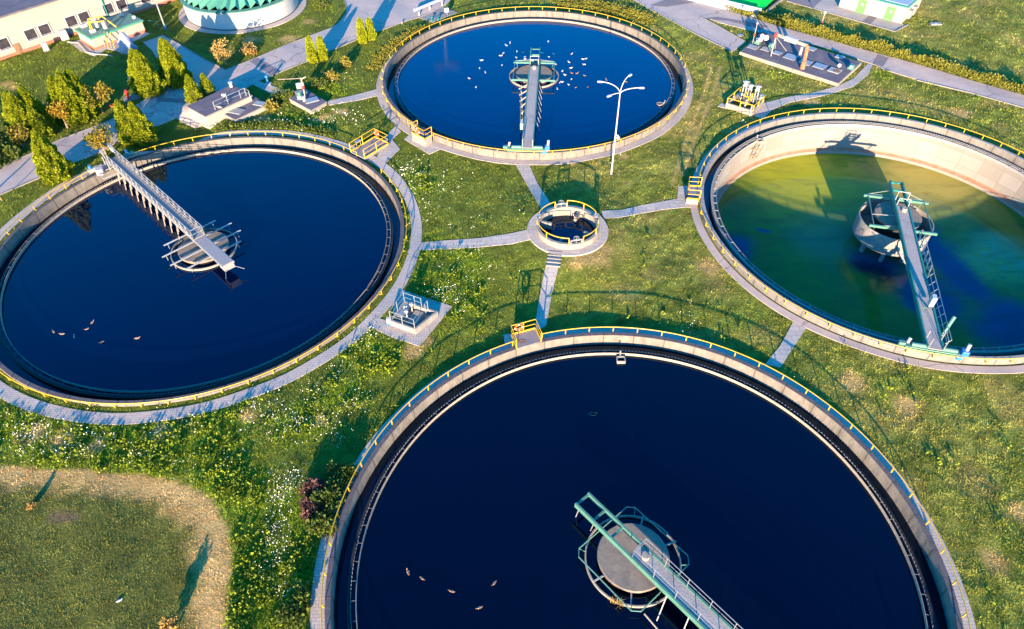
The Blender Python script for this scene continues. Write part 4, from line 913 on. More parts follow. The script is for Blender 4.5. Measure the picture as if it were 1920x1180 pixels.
for x, y, ht, r in ((1432, 690, .65, .16), (340, 330, 1.2, .2), (315, 320, .9, .22), (365, 275, 1.2, .2), (420, 300, .95, .26)): o = MB().tube([on_slab(x, y, -.02), on_slab(x, y, ht)], r, 12).build('vent_pipe', M['white'], ts); MB().tube([on_slab(x, y, ht), on_slab(x, y, ht + .12)], r * 1.3, 12).build('cowl', M['white'], o)
for x, y in ((1592, 712), (490, 405), (300, 355)): MB().bbox(on_slab(x, y, .25), (.7, .6, .55), .06, ang).tube([on_slab(x, y, .5), on_slab(x, y, .9)], .22, 10).build('fan', M['green'], ts)
b0, b1 = P(1490, 103, 0), None
tc = thing('gantry_crane', 'rusty gantry crane beam with red end spanning the dark slab', 'crane', ground(P(1502, 135)), 0)
pb = ground(P(1502, 135)); top = at(1514, 87, pb.z + 3.1) - pb; far = at(1456, 64, pb.z + 3.3) - pb
MB().bbox((0, 0, .15), (1.1, 1.0, .5), .05, ang).build('footing', M['concrete_warm'], tc)
MB().tube([(0, 0, .3), (0, 0, 1.4)], .32, 12).tube([(0, 0, 1.4), (top.x, top.y, 3.2)], .24, 12).build('post', M['rust'], tc)
beam = MB().bar((top.x, top.y, 3.15), (far.x, far.y, 3.25), .24, .34).build('beam', M['wood'], tc)
mid = top.lerp(far, .52); MB().box((mid.x, mid.y, 3.2), (1.6, .42, .5), math.atan2((far - top).y, (far - top).x)).build('trolley', M['white'], beam); MB().ball((far.x, far.y, 3.15), .32).build('end_stop', M['red'], beam)
MB().bbox((top.x - .6, top.y + .1, 2.5), (.35, .3, 1.0), .04).build('hoist_motor', M['galv'], beam)
for x, y in ((480, 560), (540, 452)): l = P(1380 + x / 7.385, 30 + y / 7.385, h) - pb; MB().bar((l.x, l.y, l.z), (far.x, far.y, 3.15), .11).build('leg', M['galv_white'], tc)
l = P(1380 + 700 / 7.385, 30 + 490 / 7.385, h) - pb; MB().tube([(l.x, l.y, l.z), (far.x * .98, far.y * .98, 2.9)], .06, 6).build('cable', M['galv'], tc)
t = thing('marker_post', 'thin post with a red ring at the left end of the dark slab', 'post', P(1411, 81.5, .4), 0); MB().tube([(0, 0, 0), (0, 0, 2.6)], .05, 8).build('pole', M['galv_white'], t); MB().tube([(0, 0, 1.0), (0, 0, 1.3)], .13, 8).build('ring', M['red'], t); MB().ball((0, 0, 2.6), .16).build('head', M['galv'], t)

# ------------------------------------------------------------------ lamps and posts
def mast_lamp(label, b, hh, arms, cam_ball=True):
    t = thing('street_lamp', label, 'street lamp', b, 0, 'tall four armed lamps')
    MB().tube([(0, 0, 0), (0, 0, hh * .8), (0, 0, hh)], [.09, .065, .045], 10).build('pole', M['white'], t)
    for a, out, up in arms:
        d = Vector((math.cos(R(a)), math.sin(R(a)), 0)); o = MB().tube([Vector((0, 0, hh - .2)) + d * out * (1 - math.cos(s * math.pi / 2)) + Vector((0, 0, up * math.sin(s * math.pi / 2))) for s in [i / 8 for i in range(9)]], .042, 6).build('arm', M['white'], t)
        e = Vector((0, 0, hh - .2 + up)) + d * (out + .25); MB().bbox((0, 0, 0), (.5, .22, .12), .05).build('lamp_head', M['lamp_glass'], o); lh = o.children[0]; lh.location = e; lh.rotation_euler = (0, 0, R(a))
    if cam_ball: MB().ball((.28, -.05, hh * .47), .19).tube([(0, 0, hh * .5), (.28, -.05, hh * .5)], .05, 6).build('camera_dome', M['white'], t)
    return t
lb = P(1146, 327); mast_lamp('tall white lamp post with four curved arms standing on the lawn before the far tank', lb, 9.0, ((165, 1.7, 1.0), (50, 1.2, 1.3), (0, 1.7, .6), (215, 1.1, .25)))
lb = P(829, 12); mast_lamp('tall white lamp post behind the far tank, only its foot in view', lb, 9.0, ((165, 1.5, .6), (50, 1.5, .6), (0, 1.5, .6), (230, 1.5, .6)), False)
t = thing('lamp_post', 'slim pale lamp post on the grass beside the round green roofed tank', 'lamp post', P(311, 56)); MB().tube([(0, 0, 0), (0, 0, 8.5)], [.11, .06], 8).build('pole', M['galv'], t); MB().tube([(0, 0, 0), (0, 0, .7)], .14, 8).build('base_sleeve', M['blue'], t); MB().box((.5, 0, 8.5), (1.0, .25, .12)).build('lamp_head', M['lamp_glass'], t)
t = thing('hydrant_post', 'small blue post with a white foot at the road edge', 'post', P(503, 158)); MB().box((0, 0, .03), (.7, .6, .08)).build('foot_slab', M['white'], t); MB().tube([(0, 0, .05), (0, 0, .9)], .12, 8).build('pillar', M['blue'], t); MB().ball((0, 0, .95), .2).build('head', M['blue'], t)
t = thing('hydrant', 'red hydrant on a small concrete pad among the trees', 'hydrant', P(242, 186)); MB().box((.2, .25, .02), (1.8, 1.4, .08), .5).build('pad', M['concrete'], t); MB().tube([(0, 0, 0), (0, 0, 1.0)], [.16, .13], 8).ball((0, 0, 1.05), .18).build('barrel', M['red'], t); MB().tube([(-.3, 0, .75), (.3, 0, .75)], .08, 6).build('outlets', M['red'], t)
t = thing('sign_post', 'thin post with a round white sign beside the red hydrant', 'sign', P(255, 173)); MB().tube([(0, 0, 0), (0, 0, 1.7)], .045, 6).build('pole', M['galv'], t); MB().tube([(0, -.06, 1.8), (0, -.02, 1.8)], .28, 14).build('plate', M['white'], t)
p0 = P(222, 200); hs = MB(); hs.tube([p0 + Vector((.9 * math.cos(a), .45 * math.sin(a), .06 + .02 * i)) for i, a in enumerate([k * .5 for k in range(11)])], .05, 6); tag(hs.build('hose', M['orange']), 'orange hose lying coiled on the grass near the red hydrant', 'hose')
t = thing('marker_post', 'thin white post with a red foot in the shaded grass at the upper right', 'post', P(1540, 47)); MB().tube([(0, 0, 0), (0, 0, 1.6)], .04, 6).build('pole', M['white'], t); MB().tube([(0, 0, 0), (0, 0, .55)], .12, 8).build('sleeve', M['red'], t); MB().box((0, 0, 1.65), (.3, .06, .3)).build('plate', M['white'], t)
t = thing('bollard', 'tiny white bollard on the grass verge before the far tank', 'bollard', P(754, 45)); MB().tube([(0, 0, 0), (0, 0, .35)], .12, 8).build('body', M['kerb'], t)

# ------------------------------------------------------------------ shed pad behind the far tank
pp = [P(x, y) for x, y in [(776, 31), (822, 11), (858, 24), (812, 43)]]; sheet('pavement', None, M['concrete'], .05, world=pp)
t = thing('pipe_stand', 'low grey pipe on white stands behind the far tank', 'pipe stand', P(800, 24)); o = t.location
for px, py in ((786, 30), (806, 19)): b = P(px, py) - o; MB().bar((b.x, b.y, 0), (b.x, b.y, .55), .2).build('stand', M['white'], t)
a_, b_ = P(778, 29) - o, P(828, 8) - o; MB().tube([(a_.x, a_.y, .7), (b_.x, b_.y, .7)], .22, 10).build('pipe', M['cladding'], t)
t = thing('control_cabinet', 'small white cabinet on the shaded pad behind the far tank', 'cabinet', P(838, 29)); MB().bar((0, 0, 0), (0, 0, .6), .15).build('leg', M['galv'], t); MB().bbox((0, 0, .75), (.6, .35, .55), .03, .4).build('case', M['white'], t)
for px, py in ((810, 40), (822, 40)): t = thing('valve_post', 'dark green valve post on the shaded pad, %s' % ('nearer the road' if px == 810 else 'nearer the yellow rail'), 'valve', P(px, py)); MB().tube([(0, 0, 0), (0, 0, .5)], .1, 8).build('stem', M['green_dark'], t); MB().tube([(0, 0, .5), (0, 0, .6)], .24, 10).build('cap', M['green_dark'], t)

# ------------------------------------------------------------------ flat roofed service building and its neighbour
def roof_block(t, px, zt, zb, mat_wall, th=.14, over=.10, overhang=.97):
    pts = [at(x, y, zt) for x, y in px]; o = t.location; q = [(p.x - o.x, p.y - o.y) for p in pts]; cx_ = sum(p[0] for p in q) / len(q); cy_ = sum(p[1] for p in q) / len(q)
    r = MB().prism(q, zt - o.z - th, zt - o.z).build('roof', M['roof_felt'], t)
    MB().prism([(cx_ + (x - cx_) * 1.012, cy_ + (y - cy_) * 1.012) for x, y in q], zt - o.z - th - .02, zt - o.z - .035).build('fascia', M['kerb'], r)
    MB().prism([(cx_ + (x - cx_) * overhang, cy_ + (y - cy_) * overhang) for x, y in q], zb - o.z, zt - o.z - th - .021).build('wall', mat_wall, t)
    return q
zl, zr = 0.75, 0.02
t = thing('service_building', 'low cream building with two dark flat roof levels and a roof railing, beside the road', 'building', (*at(425, 195, 0)[:2], -.6)); o = t.location
roof_block(t, [(350, 199.5), (385, 218.5), (472, 178.5), (436, 158)], zl, -2.0, M['cream'])
roof_block(t, [(412, 209.5), (441, 224.5), (502, 195.5), (462, 173)], zr, -1.2, M['cream'])
e = [at(x, y, zl) - o for x, y in [(404, 206), (452, 184.5), (462, 180), (470, 185)]]; rails(t, e, .95, M['galv'], (.5,), .035, 1.9, .03)
for px, py, z, ht in ((434, 163, zl, .5), (427, 207, zr, .55), (452, 197, zr, .6)): b = at(px, py, z) - o; v = MB().tube([b, b + Vector((0, 0, ht))], .19, 10).build('vent_pipe', M['white'], t); MB().tube([b + Vector((0, 0, ht)), b + Vector((0, 0, ht + .1))], .26, 10).build('cowl', M['white'], v)
b = at(443, 209, zr) - o; MB().box(b + Vector((0, 0, .05)), (1.6, 1.1, .1), -.35).build('roof_hatch', M['galv'], t); b = at(487, 195, zr) - o; MB().box(b + Vector((0, 0, .04)), (1.3, .9, .08), -.35).build('roof_hatch', M['galv_white'], t)
b = at(431, 202, zr) - o; MB().tube([b, b + Vector((0, 0, 1.5))], .05, 6).box(b + Vector((-.2, 0, 1.55)), (.5, .2, .3)).build('aerial', M['white'], t)
a_, b_ = at(411, 206, zl + .6) - o, at(416, 205, zr) - o; lad = MB()
for sg in (-.25, .25): lad.bar(a_ + Vector((sg, 0, .4)), b_ + Vector((sg, 0, 0)), .06)
for i in range(5): p = a_.lerp(b_, i / 4) + Vector((0, 0, .4 * (1 - i / 4))); lad.bar(p + Vector((-.25, 0, 0)), p + Vector((.25, 0, 0)), .05)
lad.build('ladder', M['galv_white'], t)
t = thing('service_building', 'small low block with a square flat roof and an aerial mast near the far tank', 'building', (*at(578, 187, 0)[:2], -.6)); o = t.location
roof_block(t, [(542, 184.5), (583, 207), (612, 190.5), (573, 167)], .0, -1.0, M['cream'], .22)
for px, py, sx, mat in ((584, 189, 1.6, M['galv']), (565, 174, 1.4, M['deck_blue'])): b = at(px, py, .0) - o; MB().box(b + Vector((0, 0, .06)), (sx, 1.0, .12), .5).build('roof_hatch', mat, t)
b = at(571, 190, .0) - o; MB().tube([b, b + Vector((0, 0, .6))], .17, 10).build('vent_pipe', M['white'], t)
b = at(563, 186, .0) - o; MB().bbox(b + Vector((0, 0, .25)), (.6, .5, .5), .06).tube([b + Vector((0, 0, .5)), b + Vector((0, 0, .9))], .2, 8).build('fan', M['green'], t)
b = at(572.5, 182, .0) - o; m_ = MB().tube([b, b + Vector((0, 0, 2.4))], .09, 6).bar(b + Vector((0, 0, 2.3)), b + Vector((-2.6, -.4, 2.4)), .05).bar(b + Vector((0, 0, 2.2)), b + Vector((.6, 0, 2.5)), .12).build('mast', M['wood'], t); MB().ball(b + Vector((0, 0, 1.2)), .2).build('lamp', M['red'], m_)
b = at(565, 171, .0) - o; MB().box(b + Vector((0, 0, .7)), (.9, .2, .7), .3).build('panel', M['galv_white'], t)

# ------------------------------------------------------------------ long cream building, annex, round tank (upper left)
def ray(px, py):
    v = at(px, py, 0) - Vector((0, 0, CAM_H)); return v.normalized()
def on_wall(px, py, a, n):
    d = ray(px, py); c0 = Vector((0, 0, CAM_H)); s = (a - c0).dot(n) / d.dot(n); return c0 + d * s
a_, b_ = P(0, 114), P(330, 0); d = (b_ - a_); d.z = 0; d.normalize(); nrm = Vector((d.y, -d.x, 0))
if nrm.y > 0: nrm = -nrm
rz = math.atan2(d.y, d.x); H_ = 4.75
t = thing('long_building', 'long cream building with square windows and a dark flat roof at the upper left', 'building', (a_.x, a_.y, -.55), rz); s0, s1 = -14, 34; dep = 16
def wl(x, y, z): return (x, y, z)
MB().box(((s0 + s1) / 2, dep / 2, H_ / 2 - .2), (s1 - s0, dep, H_ + .3)).build('wall', M['cream'], t)
MB().box(((s0 + s1) / 2, dep / 2 - .01, .12), (s1 - s0 + .08, dep + .08, .5)).build('plinth', M['plinth'], t)
MB().box(((s0 + s1) / 2, dep / 2 - .1, H_ + .12), (s1 - s0 + .4, dep + .4, .22)).build('roof', M['roof_felt'], t)
inv = (Matrix.Translation(t.location) @ Matrix.Rotation(rz, 4, 'Z')).inverted()
for px, py in ((7, 83), (58, 65), (84, 56), (134, 40.5), (158, 32.5), (203, 17), (228, 9), (272, -3)):
    w_ = inv @ on_wall(px, py, a_, nrm); x, z = w_.x, w_.z
    fr = MB()
    for dx, dz, sx, sz in ((0, .72, 1.56, .12), (0, -.74, 1.75, .14), (-.72, 0, .10, 1.36), (.72, 0, .10, 1.36), (.0, -.55, 1.4, .04)): fr.box((x + dx, -.02, z + dz), (sx, .12, sz))
    f_ = fr.build('window', M['white'], t); MB().box((x, -.006, z), (1.4, .03, 1.4)).build('pane', M['glass'], f_)
w_ = inv @ on_wall(197, 17, a_, nrm); MB().tube([(w_.x, -.1, 0), (w_.x, -.1, H_)], .08, 8).build('downpipe', M['green_dark'], t)
w_ = inv @ on_wall(34, 92, a_, nrm); MB().box((w_.x, -.02, .7), (.7, .1, 1.3)).build('door', M['rust'], t)
w_ = inv @ on_wall(118, 68, a_, nrm); MB().bbox((w_.x, -.45, .6), (.9, .6, 1.3), .04).build('wall_cabinet', M['white'], t)
t = thing('cabinet', 'small white cabinet on the lawn in front of the long cream building', 'cabinet', P(88, 95)); MB().bbox((0, 0, .5), (.6, .45, 1.1), .04, rz).build('case', M['white'], t); MB().box((0, 0, .0), (.8, .6, .12), rz).build('base', M['concrete'], t)
# annex
zt = 1.05; rf = [(139, 55), (168.5, 72.5), (268, 37.5), (238, 22)]; pts = [at(x, y, zt) for x, y in rf]; c = sum(pts, Vector()) / 4
t = thing('annex', 'low cream annex with a flat green roof and pipes on it', 'building', (c.x, c.y, -.55)); q = [(p.x - c.x, p.y - c.y) for p in pts]
sc = lambda k: [(x * k, y * k) for x, y in q]
r_ = MB().prism(q, zt + .55 - .22, zt + .55).build('roof', M['green_roof'], t); MB().prism(sc(.965), zt + .55, zt + .59).build('roof_sheet', M['green'], r_)
MB().prism(sc(.955), -.1, zt + .55 - .22).build('wall', M['cream'], t); MB().prism(sc(.97), -.1, .28).build('plinth', M['plinth'], t)
o = t.location
for px, py, s in ((158, 51, .8), (230, 30, .5), (252, 35, .4), (175, 61, .7)): b = at(px, py, zt) - o; MB().bbox(b + Vector((0, 0, .2)), (s, s * .7, .35), .04, rz).build('roof_box', M['white'], t)
b = at(193, 56, zt) - o
MB().tube([b + Vector((-1.6, 0, .1)), b + Vector((-1.4, 0, 1.4)), b + Vector((.4, .4, 1.6)), b + Vector((1.6, .6, .1))], .09, 8).tube([b + Vector((-1.0, -.6, .1)), b + Vector((-1.0, -.5, 1.2)), b + Vector((.9, -.4, 1.3))], .08, 8).build('pipe_bend', M['yellow'], t)
MB().tube([b + Vector((-.6, .2, .3)), b + Vector((-.6, .2, 1.5))], .3, 10).tube([b + Vector((.5, 0, .2)), b + Vector((.5, 0, 1.1))], .35, 10).build('blower', M['galv'], t)
b = at(203, 60, zt) - o
for k in range(4): MB().tube([b + Vector((k * .45 - .9, -.1 - .1 * k, .1)), b + Vector((k * .45 - .5, -1.3 - .1 * k, -1.5))], .05, 6).build('drop_pipe', M['yellow'] if k % 2 else M['wood'], t)
pl = [P(x, y) for x, y in [(127, 80), (148, 82), (158, 93), (163, 99), (178, 103), (200, 104), (212, 107)]]
tag(MB().tube([p + Vector((0, 0, .08)) for p in pl], .075, 8).build('hose', M['cable']), 'long pale hose curving over the lawn before the green roofed annex', 'hose')
p = P(243, 98); mb = MB(); mb.ball((0, 0, .9), (1.0, .8, 1.75), 20, 14); o = mb.build('covered_machine', M['tarp']); o.location = p; o.rotation_euler = (0, 0, .6)
for v in o.data.vertices:
    v.co.x *= (1.15 - .18 * v.co.z) * (1 + .22 * math.sin(v.co.z * 5 + v.co.y * 4)); v.co.y *= 1 + .14 * math.sin(v.co.z * 4 + v.co.x * 6); v.co.z = max(v.co.z, -.02)
tag(o, 'machine wrapped in grey tarpaulin at the end of the paved drive', 'covered machine')
sheet('pavement', None, M['slab_path'], .04, world=[P(x, y) for x, y in [(130, 80), (150, 76), (176, 96), (272, 61), (282, 64), (240, 82), (250, 92), (226, 98), (200, 92), (178, 106), (152, 96)]])
t = thing('bike_rail', 'thin green metal rail on the grass near the annex', 'railing', P(290, 52)); MB().tube([(-.7, .2, 0), (-.7, .2, .9), (.7, -.2, .9), (.7, -.2, 0)], .04, 6).build('frame', M['green_dark'], t)
# round tank with folded roof
c = Vector((-38.6, 103.7, -.55)); t = thing('round_tank', 'white round tank with a green pleated cone roof at the top edge', 'tank', c); n = 34; rs_, zt = 7.9, 2.45
MB().lathe([(9.0, -.05), (9.0, .06), (7.9, .06)], 64, smooth=False).build('apron', M['slab_path'], t)
MB().lathe([(rs_, 0), (rs_, zt)], 72).build('wall', M['white'], t); MB().lathe([(rs_ + .03, -.02), (rs_ + .03, .18)], 72).build('base_strip', M['dark_concrete'], t)
MB().lathe([(rs_ + .02, zt - .1), (rs_ + .16, zt - .1), (rs_ + .16, zt + .05), (rs_ - .5, zt + .12)], 72, smooth=False).build('eave', M['green'], t)
rm, rt = MB(), MB()
for i in range(n):
    a0, a1, am = 2 * math.pi * i / n, 2 * math.pi * (i + 1) / n, 2 * math.pi * (i + .72) / n
    A0 = pol((0, 0), rs_ - .25, a0, zt + .08); A1 = pol((0, 0), rs_ - .25, a1, zt + .08); Am = pol((0, 0), rs_ - .6, am, zt + .62); B0 = pol((0, 0), 1.2, a0, zt + 1.75); B1 = pol((0, 0), 1.2, a1, zt + 1.75); Bm = pol((0, 0), 1.2, am, zt + 1.85)
    rm.add([A0, Am, Bm, B0], [(0, 1, 2, 3)]); rt.add([Am, A1, B1, Bm], [(0, 1, 2, 3)])
r_ = rm.build('roof', M['mint'], t); rt.build('roof_folds', M['mint'], r_); MB().lathe([(0, zt + 2.1), (1.3, zt + 1.9), (1.3, zt + 1.6)], 32).build('crown_cap', M['mint'], r_)

# ------------------------------------------------------------------ upper right: green membrane shed, white building
t = thing('membrane_store', 'bright green membrane roof behind a blue grey corrugated fence wall at the top edge', 'store', P(1407, 33)); o = t.location
fa, fb, fc_ = P(1260, -6) - o, P(1424, 34) - o, P(1468, -1) - o; fb.z = fa.z = fc_.z = 0
mb = MB(); k = 90
for i in range(k):
    for (u, v, off) in ((fa, fb, 0),):
        p, q_ = u.lerp(v, i / k), u.lerp(v, (i + .55) / k); nn = Vector(((v - u).y, -(v - u).x, 0)).normalized() * .05
        mb.bar(p + Vector((0, 0, .65)) + nn, q_ + Vector((0, 0, .65)) + nn, .05, 1.3)
mb.bar(fa + Vector((0, 0, .65)), fb + Vector((0, 0, .65)), .06, 1.3); mb.build('fence_wall', M['cladding'], t)
MB().bar(fb + Vector((0, 0, .1)), fc_ + Vector((0, 0, .1)), .3, .35).build('kerb_wall', M['kerb'], t)
x_ = (fb - fa).normalized(); y_ = Vector((-x_.y, x_.x, 0)); g0 = fb - x_ * .35 + y_ * .25; g1 = fc_ - x_ * .3; g2 = g1 - x_ * 24; g3 = g0 - x_ * 24; mb = MB(); nu, nv = 30, 14; vs = []
for i in range(nu + 1):
    for j in range(nv + 1):
        p = g0.lerp(g3, i / nu).lerp(g1.lerp(g2, i / nu), j / nv); vs.append(p + Vector((0, 0, .25 + 1.1 * math.sin(j / nv * 1.2) + .06 * math.sin(i * 1.7 + j * .6))))
mb.add(vs, [(i * (nv + 1) + j, (i + 1) * (nv + 1) + j, (i + 1) * (nv + 1) + j + 1, i * (nv + 1) + j + 1) for i in range(nu) for j in range(nv)], True); mb.build('membrane_roof', M['bright_green'], t)
bl, bc, br_ = P(1572, 13.5), P(1690, 45), P(1729, 16); u = bc - bl; u.z = 0; L = u.length; u.normalize(); v = Vector((-u.y, u.x, 0)); rz2 = math.atan2(u.y, u.x); H2 = 2.05; D2 = (br_ - bc).length
t = thing('plant_building', 'small white building with two green doors at the upper right', 'building', (bl.x, bl.y, -.55), rz2)
MB().box((L / 2, D2 / 2, H2 / 2 - .1), (L, D2, H2 + .2)).build('wall', M['cream'], t)
r_ = MB().box((L / 2, D2 / 2, H2 + .06), (L + .25, D2 + .25, .14)).build('roof', M['mint'], t); MB().box((L / 2 + .2, D2 / 2 + .2, H2 + .15), (L - .8, D2 - .8, .06)).build('roof_glazing', M['cladding'], r_)
for px in (1612, 1680):
    w_ = (Matrix.Translation(t.location) @ Matrix.Rotation(rz2, 4, 'Z')).inverted() @ P(px, 40 if px > 1650 else 24); x = w_.x if px < 1650 else L - 1.9
    dd = MB().box((x, -.02, .88), (1.15, .08, 1.75)).build('door', M['door_green'], t); MB().box((x + .05, -.068, 1.15), (.34, .02, .3)).build('notice', M['white'], dd); MB().tube([(x - .45, -.07, .85), (x - .45, -.12, .85)], .04, 6).build('handle', M['galv'], dd)
for kk in range(2): MB().box((L - .1 + .35, 1.6 + kk * 1.6, .9), (.5, .9, 1.1)).build('vent_box', M['galv_white'], t)
t = thing('manhole_cover', 'small pale concrete cover in the grass at the upper right', 'manhole', P(1754, 46)); MB().bbox((0, 0, .08), (1.5, .7, .2), .05).build('slab', M['concrete'], t); MB().tube([(0, 0, .18), (0, 0, .21)], .22, 14).build('lid', M['galv'], t)
t = thing('manhole_cover', 'small round manhole cover in the grass left of the dark slab', 'manhole', P(1388, 66.5)); MB().tube([(0, 0, -.05), (0, 0, .07)], .45, 16).build('slab', M['concrete'], t); MB().tube([(0, 0, .07), (0, 0, .09)], .3, 14).build('lid', M['galv'], t)

# ------------------------------------------------------------------ trees and shrubs
def leaf_mesh(name, pts, nrm, size, mat, tint, parent, up=0.35, core=None):
    """every leaf spray a small bent two-triangle blade at a point of the crown"""
    n = len(pts); rng = np.random.RandomState(len(pts) % 997)
    d = nrm + rng.normal(0, .55, (n, 3)) + np.array([0, 0, up]); d /= np.linalg.norm(d, axis=1)[:, None] + 1e-9
    s = np.cross(d, rng.normal(0, 1, (n, 3))); s /= np.linalg.norm(s, axis=1)[:, None] + 1e-9
    L_ = size * rng.uniform(.6, 1.4, n)[:, None]; W_ = L_ * .42
    V = np.stack([pts - d * L_ * .3, pts + s * W_ + d * L_ * .2, pts + d * L_ * .8, pts - s * W_ + d * L_ * .2], 1).reshape(-1, 3)
    Fq = np.arange(n * 4).reshape(n, 4)
    o = np_mesh(name, V, Fq, mat, np.repeat(np.clip(tint, 0, 1), 4)[:, None].repeat(3, 1)); o.parent = parent; return o
def thuja(label, b, h, r, seed, peaks=((0, 0, 1),), group='golden conifers', mat='thuja', n=None, ratio=1.0):
    rng = np.random.RandomState(seed); t = thing('conifer_tree', label, 'tree', b, 0, group)
    P_, N_, T_ = [], [], []
    for dx, dy, k in peaks:
        hh, rr = h * k, r * (0.75 + .25 * k); m = n or int(8000 * (hh / 5) * (rr / 1.3) ** .9)
        z = rng.beta(1.15, 1.5, m); ph = rng.uniform(0, 2 * math.pi, m)
        prof = np.where(z < .16, .80 + .20 * z / .16, ((1 - z) / .84) ** (.76 * ratio)) * rr * .9
        lump = 1 + .13 * np.sin(ph * 5 + z * 9 + seed) + .10 * np.sin(ph * 9 - z * 17 + seed * 2) + .07 * np.sin(z * 31 + ph * 3)
        q = prof * lump * rng.uniform(.78, 1.02, m) + .02
        P_.append(np.stack([dx + q * np.cos(ph), dy + q * np.sin(ph), z * hh * .97 + .10], 1)); N_.append(np.stack([np.cos(ph) * .8, np.sin(ph) * .8, np.full(m, .55)], 1))
        T_.append(.15 + .30 * rng.rand(m) + .45 * (nz(ph * 3 + seed, z * 9, 1, 7)) + .25 * (rng.rand(m) > .82))
    P_, N_, T_ = map(np.concatenate, (P_, N_, T_))
    leaf_mesh('crown', P_, N_, .17 * (h / 5) ** .3, M[mat], T_, t, .5)
    mb = MB()
    for dx, dy, k in peaks: mb.tube([(dx * .6, dy * .6, 0), (dx, dy, h * k * .85)], [.16, .03], 7)
    mb.build('trunk', M['bark'], t); return t
def base_h(bx, by, ty): b = P(bx, by); return b, hgt(b, ty)
TH = [('big golden conifer left of the paved drive, the front one with a broad crown', 287, 176, 98, 1.75, ((0, 0, 1), (-.9, .7, .97))),
      ('big golden conifer standing right against the paved drive, with twin tops', 340, 160, 78, 1.65, ((0, 0, 1), (-.8, .7, .98))),
      ('small golden conifer at the back corner of the flat roofed service building', 368, 192, 143, 1.05, ((0, 0, 1),)),
      ('smallest dark conifer beside the flat roofed service building, next to the road', 392, 178, 140, .9, ((0, 0, 1),)),
      ('golden conifer with a low second top at the road near the left tank', 254, 269, 191, 1.45, ((0, 0, 1), (1.15, .3, .92))),
      ('golden conifer alone between the road and the left tank rail', 112, 335, 248, 1.65, ((0, 0, 1),)),
      ('tall three topped golden conifer left of the berried rowan', 152, 226, 138, 1.75, ((0, 0, 1), (-1.3, .3, .88), (.4, 1.1, .95))),
      ('wide three topped golden conifer at the left edge of the tree row', 62, 256, 175, 1.6, ((0, 0, .97), (-.9, .5, .93), (.6, 1.2, 1.0))),
      ('narrow golden conifer growing at the right of the wide three topped one', 86, 258, 200, 1.05, ((0, 0, 1),))]
for i, (lb_, bx, by, ty, r, pk) in enumerate(TH):
    b, h = base_h(bx, by, ty); thuja(lb_, b, h * 1.05, r, 11 + i, pk)
for i, (lb_, bx, by, ty) in enumerate([('left columnar conifer of the pair nearer the service buildings', 588, 118, 68), ('right columnar conifer of the pair nearer the service buildings', 607, 113, 68), ('left columnar conifer of the pair nearer the top edge', 681, 82, 34), ('right columnar conifer of the pair nearer the top edge', 697, 76, 34)]):
    b, h = base_h(bx, by, ty); thuja(lb_, b, h, .66, 40 + i, ((0, 0, 1),), 'columnar conifers by the road', 'thuja_bright', 4200, .55)
def leafy(name, label, cat, b, h, cr, mat, seed, n=900, trunk=True, group=None, leaf=.19, squash=.8, clumps=14, lift=None):
    rng = np.random.RandomState(seed); t = thing(name, label, cat, b, 0, group); zc = lift if lift is not None else h - cr * squash
    cc = rng.normal(0, 1, (clumps, 3)); cc /= np.linalg.norm(cc, axis=1)[:, None]; cc *= rng.uniform(.35, .85, clumps)[:, None] * cr; cc[:, 2] *= squash
    ci = rng.randint(0, clumps, n); off = rng.normal(0, 1, (n, 3)); off /= np.linalg.norm(off, axis=1)[:, None]
    p = cc[ci] + off * (rng.uniform(.15, .42, n) * cr)[:, None]; p[:, 2] += zc; p[:, 2] = np.maximum(p[:, 2], .03)
    leaf_mesh('crown', p, off, leaf, M[mat], np.clip(.5 * rng.rand(n) + .5 * rng.rand(clumps)[ci], 0, 1), t, .2)
    mb = MB(); mb.tube([(0, 0, 0), (.05, 0, zc * .6), (0, .05, zc)], [.10 if trunk else .04, .08 if trunk else .03, .04], 7)
    for c_ in cc[:7]: mb.tube([(0, .02, zc * .7), (c_[0] * .5, c_[1] * .5, zc + c_[2] * .5), (c_[0], c_[1], zc + c_[2])], [.05, .03, .015], 5)
    mb.build('trunk', M['bark'], t); return t
for i, (lb_, bx, by, ty, cr, mat, n) in enumerate([
    ('orange berried rowan with a thin trunk right of the tall three topped conifer', 193, 212, 156, 1.7, 'rowan', 1300),
    ('small bright orange rowan between the two groups of conifers', 127, 240, 187, 1.35, 'rowan_orange', 900),
    ('reddish rowan beside the road behind the end of the grey bridge', 199, 290, 236, 1.6, 'rowan', 1200),
    ('small green and yellow rowan at the left edge above the round bush', 43, 276, 233, 1.3, 'rowan', 800),
    ('sparse dry orange tree in the shade below the round green roofed tank', 424, 122, 75, 1.5, 'autumn', 700)]):
    b, h = base_h(bx, by, ty); leafy('rowan_tree', lb_, 'tree', b, h, cr, mat, 60 + i, int(n * 1.3), True, 'small rowan trees')
b = P(12, 305); leafy('round_bush', 'round dark green bush at the left edge beside the road', 'bush', b, 1.9, 1.7, 'shrub', 70, 1600, False, None, .26, .75, 22, .85)
b = P(2, 283); leafy('round_bush', 'dark bush cut by the left edge above the round bush', 'bush', b, 2.3, 1.5, 'shrub', 71, 1300, False, None, .26, .9, 18, 1.0)
